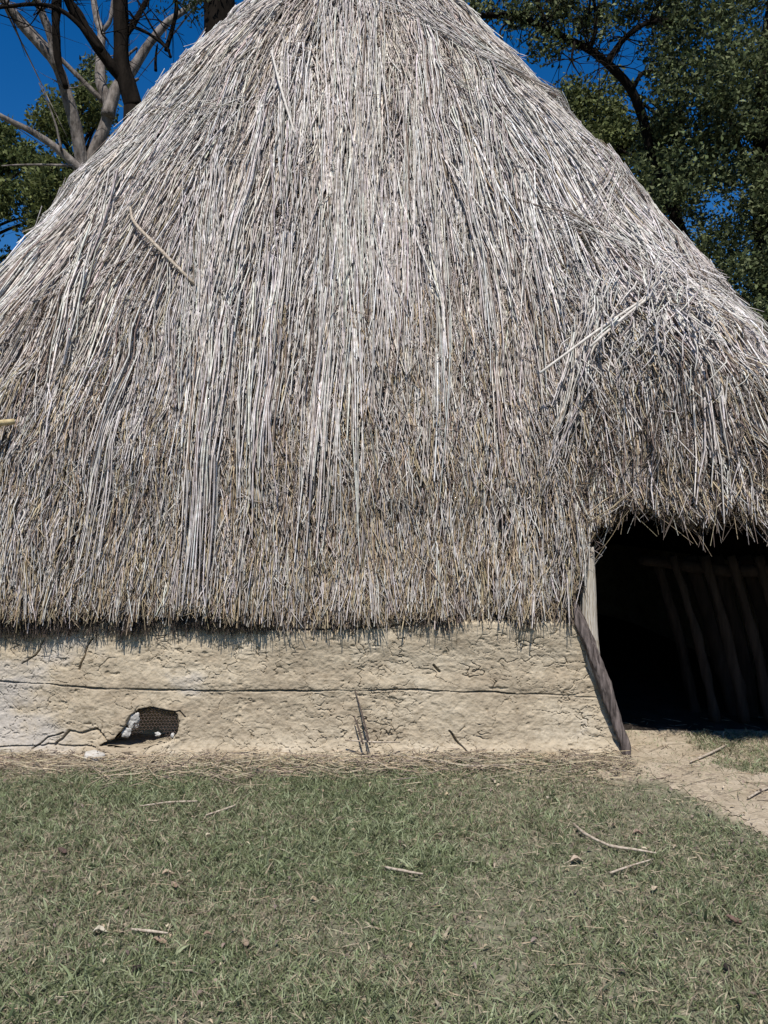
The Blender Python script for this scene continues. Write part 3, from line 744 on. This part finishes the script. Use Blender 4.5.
# straw litter
def flat_bits(x, y, L, r, lift=.012):
    n = len(x); az = rng.normal(0, .75, n)+rng.choice([0, PI], n)
    s = np.linspace(-.5, .5, 4)[None, :]; b = rng.normal(0, .1, (n, 1))
    X = x[:, None]+s*L[:, None]*np.cos(az)[:, None]-b*L[:, None]*(s**2)*np.sin(az)[:, None]
    Y = y[:, None]+s*L[:, None]*np.sin(az)[:, None]+b*L[:, None]*(s**2)*np.cos(az)[:, None]
    Z = gz_at(X, Y)+rng.uniform(.004, lift, (n, 1))+s*L[:, None]*rng.normal(0, .12, (n, 1))+.25*np.abs(s)*0
    Z = np.maximum(Z, gz_at(X, Y)+.003)
    return strands(np.stack([X, Y, Z], -1), r[:, None]*np.array([1, 1, .9, .7])[None, :], np.tile([0, 0, 1.], (n, 1)))
def litter():
    n = 4200; x = rng.uniform(-3.9, 1.55, n); y = 4.97+rng.normal(0, .12, n)*(1+.6*fbm(x*2, 0*x, 0, 3, 161))+.05*np.sin(x*2)
    a = flat_bits(x, y, np.exp(rng.uniform(math.log(.03), math.log(.26), n)), rng.uniform(.0012, .0035, n), .05)
    m = 9000; x2 = rng.uniform(-3.4, 3.4, m); y2 = rng.uniform(1.8, 5.1, m)
    b = flat_bits(x2, y2, np.exp(rng.uniform(math.log(.015), math.log(.09), m)), rng.uniform(.0007, .002, m), .03)
    k = 260; x3 = rng.uniform(1.6, 3.2, k); y3 = rng.uniform(4.4, 6.2, k)
    c = flat_bits(x3, y3, rng.uniform(.03, .22, k), rng.uniform(.001, .003, k), .015)
    cc = lambda n_, m_: np.repeat(mixcol(n_, [DRY*1.15, TAN, DRY*.7, BROWN], [.38, .22, .2, .2]), m_, axis=0)
    nf = 900; fx = rng.uniform(-3.3, 3.3, nf); fy = rng.uniform(1.9, 5.1, nf)       # crumbs of old leaves
    az = rng.uniform(0, 2*PI, nf); Lf = rng.uniform(.012, .035, nf); s = np.linspace(-.5, .5, 4)[None, :]
    Cf = np.stack([fx[:, None]+s*(Lf*np.cos(az))[:, None], fy[:, None]+s*(Lf*np.sin(az))[:, None], gz_at(fx, fy)[:, None]+rng.uniform(.006, .028, (nf, 1))+.006*np.cos(s*6)], -1)
    f = strands(Cf, rng.uniform(.003, .008, (nf, 1))*np.array([[.3, 1, .9, .2]]), norm(np.stack([rng.normal(0, .3, nf), rng.normal(0, .3, nf), np.ones(nf)], -1)), 2)
    cf = np.repeat(mixcol(nf, [BROWN, TAN*.8, DARK, DRY], [.4, .3, .15, .15]), f[2], axis=0)
    return merge([(f[0], f[1], cf), (a[0], a[1], cc(n, a[2])), (b[0], b[1], cc(m, b[2])), (c[0], c[1], cc(k, c[2]))])
V, Q, C = litter(); l_ = build('straw_litter', V, Q, M['litter'], color=C)
tag(l_, 'dry straw litter strewn along the wall foot and over the lawn', 'straw', kind='stuff')

# twigs, reeds, leaves and stones on the ground: things of their own
def gpt(px, py, lift=.0):
    d = CH/((py-512)/F); x = (px-384)/F*d
    for _ in range(3):
        d = (CH-gz_at(x, d)-lift)/((py-512)/F); x = (px-384)/F*d
    return np.array([x, d, float(gz_at(x, d))+lift])
def ground_stick(name, pts, r, mat, label, cat='twig', lift=.018, group=None):
    v, q = tube([gpt(x, y, lift) for x, y in pts], r, 7, 6, .15, seed=int(pts[0][0]))
    tag(build(name, v, q, mat, smooth=True), label, cat, group)
ground_stick('broken_twig', [(573, 823), (584, 833), (599, 841), (612, 846), (632, 849), (656, 853)], [.004, .009, .006, .007, .006, .004], M['twig'], 'long pale forked twig on the lawn right of centre, below the log foot', lift=.03)
ground_stick('broken_twig', [(610, 873), (630, 866), (653, 859)], [.005, .005, .003], M['twig'], 'straight pale twig just under the long forked twig on the lawn', lift=.03)
ground_stick('broken_twig', [(385, 867), (405, 871), (423, 874)], [.005, .006, .004], M['twig'], 'short brown twig lying in grass at the middle of the lawn', lift=.03)
ground_stick('broken_twig', [(206, 815), (222, 810), (236, 805)], [.004, .006, .004], M['twig'], 'short pale twig slanting in grass left of centre under the wall', lift=.03)
ground_stick('broken_twig', [(140, 806), (170, 802), (198, 801)], [.003, .005, .003], M['twig'], 'long thin pale twig lying level in grass below the wall hole', lift=.03)
ground_stick('broken_twig', [(131, 929), (150, 931), (168, 933)], [.004, .006, .003], M['twig'], 'pale flat twig in the lower left part of the lawn', lift=.03)
ground_stick('broken_twig', [(690, 762), (708, 754), (726, 745)], [.006, .008, .007], M['twig'], 'pale stick slanting over the dirt path in front of the doorway', lift=.02)
ground_stick('broken_twig', [(748, 798), (758, 792), (772, 786)], [.006, .006, .006], M['twig'], 'pale twig on the dirt path at the right edge of the photo', lift=.02)
ground_stick('broken_twig', [(392, 754), (430, 760), (470, 765), (522, 764)], [.004, .005, .005, .004], M['twig'], 'long thin straw stem lying along the foot of the wall near middle', 'straw stem', lift=.03)

# sticks poking up against the wall
def wall_stick(a, b, r, label):
    P = [at(*a), (at(*a)+at(*b))/2+[.004, 0, 0], at(*b)]
    v, q = tube(P, [r, r, r*.6], 6, 5, .1)
    tag(build('leaning_stick', v, q, M['dark_twig'], smooth=True), label, 'stick')
wall_stick((370, 745, 5.06), (355, 690, 5.19), .005, 'tall thin dark stick leaning on the mud wall near its middle')
wall_stick((363, 744, 5.03), (354, 716, 5.14), .006, 'short dark stick leaning on the mud wall, left of the tall one')
wall_stick((368, 742, 5.0), (361, 712, 5.12), .004, 'middle dark stick of the three leaning on the mud wall')
v, q = tube([at(345, 740, 5.1), at(375, 742, 5.06), at(400, 742, 5.1)], [.005, .006, .004], 6, 5, .1)
tag(build('cane_piece', v, q, M['twig'], smooth=True), 'pale cane lying level at the feet of the leaning dark sticks', 'cane')

# stones
for k, (px, py, r, lab) in enumerate([(94, 762, (.058, .045, .042), 'whitish rock on the litter below the wall hole'), (400, 745, (.026, .02, .024), 'small pale stone at the wall foot right of the leaning sticks'),
                                      (149, 726, (.0, 0, 0), '')]):
    if not lab: continue
    c = gpt(px, py); v, q = blob(c+[0, 0, r[2]*.7], r, 150+k, .55, 14)
    tag(build('pale_stone', v, q, M['stone']), lab, 'stone')

# fallen leaves
def fallen_leaf(px, py, size, az, colr, label, tilt=.12):
    c = gpt(px, py, .02); size *= .62
    nU, nW = 9, 5
    u = np.linspace(0, 1, nU)[:, None]; w = np.linspace(-1, 1, nW)[None, :]
    half = size*.23*np.sin(PI*u**.8)**.8*(1+.25*np.sin(u*22))+.0015
    X = (u-.5)*size+0*w; Y = half*w; Z = .22*size*(w**2)*np.sin(PI*u)+.12*size*np.sin(u*5+az)+0*w
    ca, sa = math.cos(az), math.sin(az)
    Z2 = Z+X*math.sin(tilt)
    P = np.stack([c[0]+X*ca-Y*sa, c[1]+X*sa+Y*ca, c[2]+Z2+size*.05], -1)
    v, q = gridmesh(P)
    C_ = np.tile(np.array(colr), (len(v), 1))*(1-.3*(np.abs(np.broadcast_to(w, (nU, nW)).reshape(-1, 1)) < .1))
    tag(build('fallen_leaf', v, q, M['fallen'], color=C_, smooth=True), label, 'leaf', 'dead leaves on the lawn')
for a in [(62, 852, .10, 2.6, (.09, .06, .05), 'dark curled leaf in grass below the wall hole at the left'),
          (168, 874, .09, .4, (.36, .28, .20), 'light brown crumpled leaf, upper of two close together left of centre'),
          (174, 886, .08, 2.2, (.30, .22, .16), 'light brown leaf just under the crumpled one left of centre'),
          (100, 932, .09, .1, (.44, .40, .31), 'small whitish leaf in the lower left of the lawn'),
          (160, 942, .09, 3.0, (.28, .21, .15), 'brown leaf just below the flat twig in the lower left'),
          (137, 969, .075, 1.2, (.03, .022, .02), 'black curled leaf standing in grass near the bottom left'),
          (209, 836, .07, .5, (.52, .46, .34), 'tiny cream leaf in grass left of centre, below the short slanting twig'),
          (245, 944, .08, 2.0, (.34, .27, .20), 'tan leaf on the lawn below centre left, right of the flat twig'),
          (577, 861, .10, .1, (.42, .34, .26), 'flat tan leaf on the lawn left of the straight pale twig'),
          (638, 834, .09, -.1, (.24, .17, .13), 'brown curled leaf on the lawn right of the forked twig'),
          (727, 968, .075, 1.4, (.03, .022, .02), 'black curled leaf standing in grass near the bottom right'),
          (734, 921, .10, 2.5, (.16, .10, .08), 'dark brown leaf on the lawn near the right edge'),
          (655, 889, .08, .9, (.46, .38, .28), 'small tan leaf on the lawn under the straight twig, to its right'),
          (208, 935, .06, .3, (.25, .18, .13), 'small brown leaf on the lawn between the flat twig and the tan leaf')]:
    fallen_leaf(*a)

# ------------------------------------------------------------------ trees
def limb(pts, r0, r1, d, dj=0, seed=0):
    n = len(pts); R = np.linspace(r0, r1, n)*.74
    P = [at(x, y, d+dj*k/(n-1)) for k, (x, y) in enumerate(pts)]
    return tube(P, R, 9, 6, .12, seed=seed)
def twigs(P0, n, L, r, spread=.9, up=.3, seed=0):
    out = []
    rr = np.random.default_rng(seed)
    for k in range(n):
        a = np.array(P0[rr.integers(len(P0))]); dirv = norm(rr.normal(0, 1, 3)+[0, 0, up])
        l = rr.uniform(*L); b = a+dirv*l*.5+rr.normal(0, .08*l, 3); c = b+(dirv+rr.normal(0, .5, 3))*l*.5
        out.append(tube([a, b, c], [r, r*.6, r*.25], 5, 4, .1, seed=k))
        e = c+(dirv+rr.normal(0, .8, 3))*l*.35
        out.append(tube([b, (b+e)/2+rr.normal(0, .05*l, 3), e], [r*.5, r*.35, r*.15], 4, 3, .1, seed=k+50))
    return out
def leaves(cent, rad, per, size, cols, w, seed, flat=.8):
    rr = np.random.default_rng(seed)
    cent = np.asarray(cent); n = len(cent)*per
    c = np.repeat(cent, per, 0)+norm(rr.normal(0, 1, (n, 3)))*(rr.random((n, 1))**.5)*np.repeat(rad, per)[:, None]*[1, 1, flat]
    a = norm(rr.normal(0, 1, (n, 3))); b = norm(np.cross(a, rr.normal(0, 1, (n, 3))))
    s = rr.uniform(size*.6, size*1.3, (n, 1))
    fold = norm(np.cross(a, b))*s*.12
    V = np.stack([c-a*s*.5, c-b*s*.24+fold, c+a*s*.5, c+b*s*.24+fold], 1).reshape(-1, 3)
    Q = np.arange(n*4).reshape(-1, 4)
    i = rr.choice(len(cols), n, p=w); col_ = np.array(cols)[i]*rr.uniform(.65, 1.3, (n, 1))
    cl = np.repeat(rr.uniform(.8, 1.2, len(cent)), per)[:, None]
    return V, Q, np.repeat(np.clip(col_*cl, .005, .4), 4, axis=0)
def tree(name, label, base, trunk_parts, bark, crown=None):
    t = empty(name, base); tag(t, label, 'tree')
    V, Q, _ = merge(trunk_parts); build('trunk', V, Q, bark, t, smooth=True)
    if crown is not None: build('crown', crown[0], crown[1], M['leaf'], t, color=crown[2])
    return t
def zc(x, y): return (x/2.954, y/2.954)           # the first quarter was studied enlarged

# pale bare tree behind the left slope
D1 = 15.0
fork = (84, 172)
L1 = [tube([at(118, 600, D1)*[1, 1, 0]-[0, 0, .2], at(112, 420, D1), at(100, 260, D1), at(*fork, D1)], [.34, .28, .25, .20], 12, 8, .12, seed=1),
      limb([fork, zc(225, 380), zc(190, 260), zc(165, 190), zc(110, 125), zc(60, 70), zc(15, 8), (-8, -14)], .17, .07, D1, -1.2, 2),
      limb([zc(168, 200), zc(150, 110), zc(128, 50), zc(105, -10), (28, -30)], .11, .08, D1-.7, -.4, 3),
      limb([fork, zc(320, 340), zc(300, 250), zc(296, 170), zc(300, 100), zc(285, 50), zc(275, -10)], .16, .08, D1, .8, 4),
      limb([zc(318, 345), zc(345, 260), zc(390, 205), zc(440, 130), zc(490, 70), zc(540, 35), zc(590, -5)], .17, .06, D1, .5, 5),
      limb([zc(305, 300), zc(255, 250), zc(190, 185), zc(120, 115), zc(70, 60), zc(45, 30)], .075, .03, D1+.2, -.5, 6),
      limb([zc(300, 95), zc(325, 60), zc(335, 0), (116, -10)], .06, .04, D1+.5, 0, 7),
      limb([fork, zc(235, 500), zc(170, 440), zc(100, 392), zc(40, 362), zc(0, 342), (-20, 105)], .12, .045, D1-.3, -.6, 8),
      limb([zc(215, 490), zc(140, 487), zc(60, 487), zc(5, 490)], .035, .015, D1-.6, -.2, 9),
      limb([zc(182, 445), zc(165, 370), zc(140, 300), zc(115, 245)], .03, .012, D1-.6, -.2, 10),
      limb([zc(390, 205), zc(375, 170), zc(405, 140)], .06, .03, D1+.4, 0, 11),
      limb([zc(380, 260), zc(395, 240), zc(410, 232)], .05, .03, D1-.2, 0, 12)]
tw = [at(*zc(15, 8), D1-1.2), at(*zc(105, 0), D1-1), at(*zc(335, 0), D1+.5), at(*zc(590, -5), D1+.5), at(*zc(490, 70), D1+.5), at(*zc(190, 260), D1-.5), at(*zc(300, 170), D1), at(-20, 105, D1-.9), at(40, -60, D1)]
L1 += twigs(tw, 50, (.2, .6), .014, seed=5)
tree('bare_tree', 'bare pale-limbed tree behind the left slope of the roof', at(118, 600, D1)*[1, 1, 0], L1, M['bark_pale'])
# dark-barked tree just beside it
D2 = 13.6
L2 = [tube([at(140, 600, D2)*[1, 1, 0]-[0, 0, .2], at(137, 420, D2), at(134, 250, D2), at(*zc(395, 320), D2)], [.30, .26, .23, .17], 12, 8, .12, seed=21),
      limb([zc(395, 320), zc(375, 250), zc(358, 190), zc(358, 90), zc(355, 0), (118, -60)], .20, .14, D2, 0, 22),
      limb([zc(368, 240), zc(325, 190), zc(270, 110), zc(225, 45), zc(200, -5), (60, -30)], .14, .09, D2, -.5, 23),
      limb([zc(196, 260), zc(172, 180), zc(165, 90), zc(168, 0), (58, -50)], .06, .12, D2-.4, 0, 24),
      limb([zc(300, 150), zc(230, 70), zc(170, 25), zc(100, 12), zc(20, 20), (-15, 10)], .06, .03, D2-.3, -.4, 25),
      limb([zc(360, 120), zc(400, 60), zc(440, -10)], .09, .05, D2, .3, 26),
      limb([zc(490, 150), zc(505, 100), zc(520, 40), zc(520, -10)], .05, .045, D2+.2, 0, 27),
      limb([zc(385, 75), zc(440, 100), zc(490, 140), zc(505, 170)], .04, .03, D2+.1, 0, 28),
      limb([zc(500, 150), zc(455, 90), zc(400, -10)], .03, .02, D2+.2, 0, 29),
      limb([zc(460, 210), zc(460, 170), zc(465, 130)], .04, .02, D2+.2, 0, 30),
      limb([zc(280, 130), zc(240, 40), zc(190, -20)], .05, .03, D2-.2, -.2, 31)]
L2 += twigs([at(*zc(355, 0), D2), at(*zc(20, 20), D2-.6), at(*zc(520, 0), D2), at(*zc(440, 0), D2), at(*zc(200, 0), D2-.4), at(*zc(470, 60), D2), at(*zc(300, 100), D2), at(*zc(120, 30), D2-.5), at(*zc(400, 60), D2)], 70, (.2, .8), .012, seed=6)
DG = [np.array([.038, .055, .022]), np.array([.06, .08, .03]), np.array([.025, .036, .016])]
rr = np.random.default_rng(31)
cl = [at(*zc(rr.uniform(470, 620), rr.uniform(-60, 50)), D2+rr.uniform(-.3, .3)) for _ in range(9)]+[at(rr.uniform(-30, 60), rr.uniform(-60, 6), D2) for _ in range(8)]
tree('dark_tree', 'black-barked tree crossing in front of the bare pale tree', at(140, 600, D2)*[1, 1, 0], L2, M['bark_dark'],
     leaves(cl, np.full(len(cl), .22), 22, .07, DG, [.4, .3, .3], 33))
# thick dark trunk at the top edge, left of the roof peak
D3 = 12.0
L3 = [tube([at(226, 640, D3)*[1, 1, 0]-[0, 0, .2], at(224, 300, D3), at(219, 10, D3), at(214, -60, D3), at(200, -160, D3)], [.36, .30, .24, .22, .16], 12, 8, .12, seed=41),
      limb([(214, -50), (250, -100), (290, -160)], .13, .07, D3, .5, 42), limb([(219, 5), (205, -20), (195, -70)], .12, .06, D3, -.4, 43)]
cl = [at(rr.uniform(150, 300), rr.uniform(-200, -60), D3+rr.uniform(-1, 1)) for _ in range(60)]+[at(rr.uniform(196, 216), rr.uniform(-12, 8), D3) for _ in range(6)]
tree('brown_trunk_tree', 'thick brown trunk rising behind the roof at the top edge', at(226, 640, D3)*[1, 1, 0], L3, M['bark_dark'], leaves(cl, np.full(len(cl), .4), 60, .08, DG, [.4, .3, .3], 45))

GAPS = [(717, 203, 25), (757, 240, 12), (682, 215, 12), (12, 240, 22), (50, 150, 14)]      # openings in the foliage
def crown_points(boxes, seed):
    """boxes in the picture: (cx, cy, rx, ry, distance, depth radius, how many) -> cluster centres in the place"""
    rr = np.random.default_rng(seed); P = []
    for cx_, cy_, rx, ry, d_, dr, n in boxes:
        v = norm(rr.normal(0, 1, (n, 3)))*(rr.random((n, 1))**.4)
        for a in v: P.append(at(cx_+a[0]*rx, cy_+a[1]*ry, d_+a[2]*dr))
    P = np.array(P); X_, Y_ = 384+F*P[:, 0]/P[:, 1], 512-F*(P[:, 2]-CH)/P[:, 1]
    ok = np.ones(len(P), bool)
    for gx_, gy_, gr_ in GAPS: ok &= np.hypot(X_-gx_, (Y_-gy_)*1.3) > gr_
    return P[ok]
OL = [np.array([.10, .12, .04]), np.array([.15, .17, .065]), np.array([.06, .075, .025])]
MG = [np.array([.085, .11, .035]), np.array([.13, .15, .055]), np.array([.05, .065, .022])]
# far left background trees
def far_tree(name, label, boxes, d, px, seed, cols, per=120, size=.16, cr=.6):
    P = crown_points(boxes, seed); rr = np.random.default_rng(seed)
    keep = np.array([True]*len(P))
    base = at(px, 600, d)*[1, 1, 0]
    top = P[:, 2].max()
    cx_ = base[0]
    tr = [tube([base-[0, 0, .2], base+[.1, 0, top*.4], base+[-.1, .1, top*.75], base+[.05, 0, top*.97]], [.25, .2, .13, .04], 10, 7, .1, seed=seed)]
    for k in rr.choice(len(P), min(26, len(P)), replace=False):
        z0 = max(1.0, P[k, 2]-rr.uniform(.6, 1.6)); a = np.array([base[0], base[1], min(z0, top*.9)])
        tr.append(tube([a, (a+P[k])/2+[0, 0, .15], P[k]], [.06, .04, .012], 5, 4, .1, seed=k))
    tree(name, label, base, tr, M['bark_dark'], leaves(P, rr.uniform(cr*.55, cr*1.15, len(P)), per, size, cols, [.4, .35, .25], seed+1))
far_tree('leafy_tree', 'green leafy tree at the left edge behind the bare tree', [(-5, 165, 50, 55, 24, 1.6, 60), (-35, 330, 60, 110, 24, 1.6, 60), (-20, 215, 30, 30, 24, 1.2, 12), (45, 215, 22, 45, 24, 1.2, 22)], 24, -25, 201, MG)
far_tree('leafy_tree', 'olive green tree showing through the limbs of the bare tree', [(62, 125, 26, 30, 21, 1.2, 26), (95, 95, 20, 35, 21, 1.2, 18), (58, 185, 32, 45, 21, 1.4, 44), (95, 290, 75, 110, 21, 1.6, 80)], 21, 80, 211, OL, size=.14, cr=.55)
# right: middle tree and the big dark oak with its arching branch
far_tree('leafy_tree', 'rounded olive green tree between the roof and the big dark tree', [(598, 125, 40, 48, 20, 1.3, 60), (640, 190, 50, 60, 20, 1.4, 70), (680, 330, 90, 130, 20, 1.6, 90), (575, 100, 18, 22, 20, .8, 10)], 20, 680, 221, OL, size=.13, cr=.5)
D4 = 13.0
B4 = [(725, 60, 78, 100, D4, 1.6, 120), (700, 180, 70, 80, D4, 1.5, 90), (765, 230, 75, 110, D4, 1.6, 110), (745, 330, 70, 80, D4, 1.5, 60), (840, 100, 110, 200, D4+.5, 2.0, 150), (760, -120, 170, 110, D4, 2.2, 120),
      (670, 95, 32, 60, D4, .9, 26), (668, 25, 30, 35, D4, .8, 16), (600, -60, 90, 35, D4, 1.2, 26), (560, 8, 20, 16, D4-.3, .4, 8), (590, 28, 16, 20, D4-.3, .4, 8), (515, 12, 22, 12, D4-.6, .4, 7), (545, 42, 16, 16, D4-.4, .3, 5), (480, 4, 20, 8, D4-.6, .3, 5), (625, 10, 20, 14, D4, .4, 6)]
P4 = crown_points(B4, 231)
b4 = at(795, 640, D4)*[1, 1, 0]
T4 = [tube([b4-[0, 0, .2], at(785, 400, D4), at(770, 220, D4), at(772, 60, D4), at(790, -80, D4)], [.42, .33, .24, .2, .12], 12, 8, .12, seed=51),
      limb([(784, 395), (735, 330), (690, 250), (655, 165), (643, 120), (630, 88), (610, 66), (590, 50), (565, 38), (540, 26), (515, 17), (490, 15), (462, 20), (445, 30)], .125, .05, D4+.2, -.9, 52),
      limb([(607, 62), (625, 38), (650, 22), (680, 22), (700, 30)], .07, .035, D4-.4, .3, 53),
      limb([(632, 90), (644, 72), (662, 72), (675, 60)], .05, .02, D4-.2, .2, 54),
      limb([(548, 28), (540, 8), (530, -20)], .05, .03, D4-.6, 0, 55), limb([(512, 17), (500, 32), (505, 45)], .03, .012, D4-.7, 0, 56),
      limb([(575, 42), (572, 60), (580, 76)], .03, .01, D4-.6, 0, 57), limb([(590, 50), (596, 20), (590, -20)], .05, .03, D4-.5, 0, 58),
      limb([(655, 165), (652, 190), (650, 210)], .05, .03, D4, 0, 59), limb([(770, 210), (740, 150), (720, 90)], .10, .05, D4, .3, 60)]
T4 += twigs([at(x, y, D4-.5) for x, y in [(540, 26), (565, 38), (590, 50), (515, 17), (490, 15), (610, 66), (625, 38), (530, 0), (590, 10), (650, 22), (572, 60)]], 110, (.25, .8), .012, seed=8)
rr = np.random.default_rng(77)
OK_ = [np.array([.095, .12, .05]), np.array([.18, .205, .10]), np.array([.04, .052, .022])]
tree('dark_oak_tree', 'big dark leafy tree at the right with a branch arching towards the roof', b4, T4, M['bark_dark'], leaves(P4, rr.uniform(.22, .50, len(P4)), 105, .088, OK_, [.45, .25, .3], 235))
# a loose woodland mass standing further back
def woods():
    rr = np.random.default_rng(91); P = []
    for k in range(700):
        a = rr.uniform(-1.1, 1.1); d_ = rr.uniform(34, 60); h = rr.uniform(.4, 1)**.7*(4.2+1.3*math.sin(a*9)+.8*math.sin(a*23))
        P.append((d_*math.sin(a), d_*math.cos(a), h))
    return leaves(np.array(P), rr.uniform(.9, 1.7, len(P)), 60, .34, MG, [.4, .3, .3], 93)
v, q, c = woods(); w_ = build('far_woods', v, q, M['leaf'], color=c); tag(w_, 'low dark green woodland far behind the house', 'woods', kind='stuff')

# ------------------------------------------------------------------ light, sky, camera
EL, AZ = 58.0, -3.0                               # sun behind the camera, a little to the right
w = bpy.data.worlds.new('World'); scene.world = w; w.use_nodes = True
nt = w.node_tree; bg = nt.nodes['Background']
sky = nt.nodes.new('ShaderNodeTexSky'); sky.sky_type = 'NISHITA'; sky.sun_disc = False
sky.sun_elevation = math.radians(EL); sky.sun_rotation = math.radians(180-AZ)
sky.altitude = 300; sky.air_density = 1.0; sky.dust_density = .1; sky.ozone_density = 3.0
hs = nt.nodes.new('ShaderNodeHueSaturation'); hs.inputs['Saturation'].default_value = 1.42; hs.inputs['Hue'].default_value = .508
nt.links.new(sky.outputs[0], hs.inputs['Color']); nt.links.new(hs.outputs[0], bg.inputs[0]); bg.inputs[1].default_value = .086
sd = bpy.data.lights.new('sun', 'SUN'); sd.energy = 5.0; sd.angle = math.radians(.5); sd.color = (1, .955, .90)
so = bpy.data.objects.new('sun', sd); col.objects.link(so)
to_sun = Vector((math.sin(math.radians(AZ))*math.cos(math.radians(EL)), -math.cos(math.radians(AZ))*math.cos(math.radians(EL)), math.sin(math.radians(EL))))
so.rotation_euler = to_sun.to_track_quat('Z', 'Y').to_euler(); so.location = (2, -6, 9)

cd = bpy.data.cameras.new('camera'); cam = bpy.data.objects.new('camera', cd); col.objects.link(cam)
cam.location = (0, 0, CH); cam.rotation_euler = (PI/2, 0, 0)
cd.sensor_fit = 'VERTICAL'; cd.sensor_height = 24; cd.lens = 24*F/1024
cd.clip_start = .05; cd.clip_end = 3000
scene.camera = cam
scene.view_settings.view_transform = 'Standard'; scene.view_settings.look = 'None'
scene.view_settings.exposure = .2; scene.view_settings.gamma = 1
scene.render.resolution_x = 768; scene.render.resolution_y = 1024
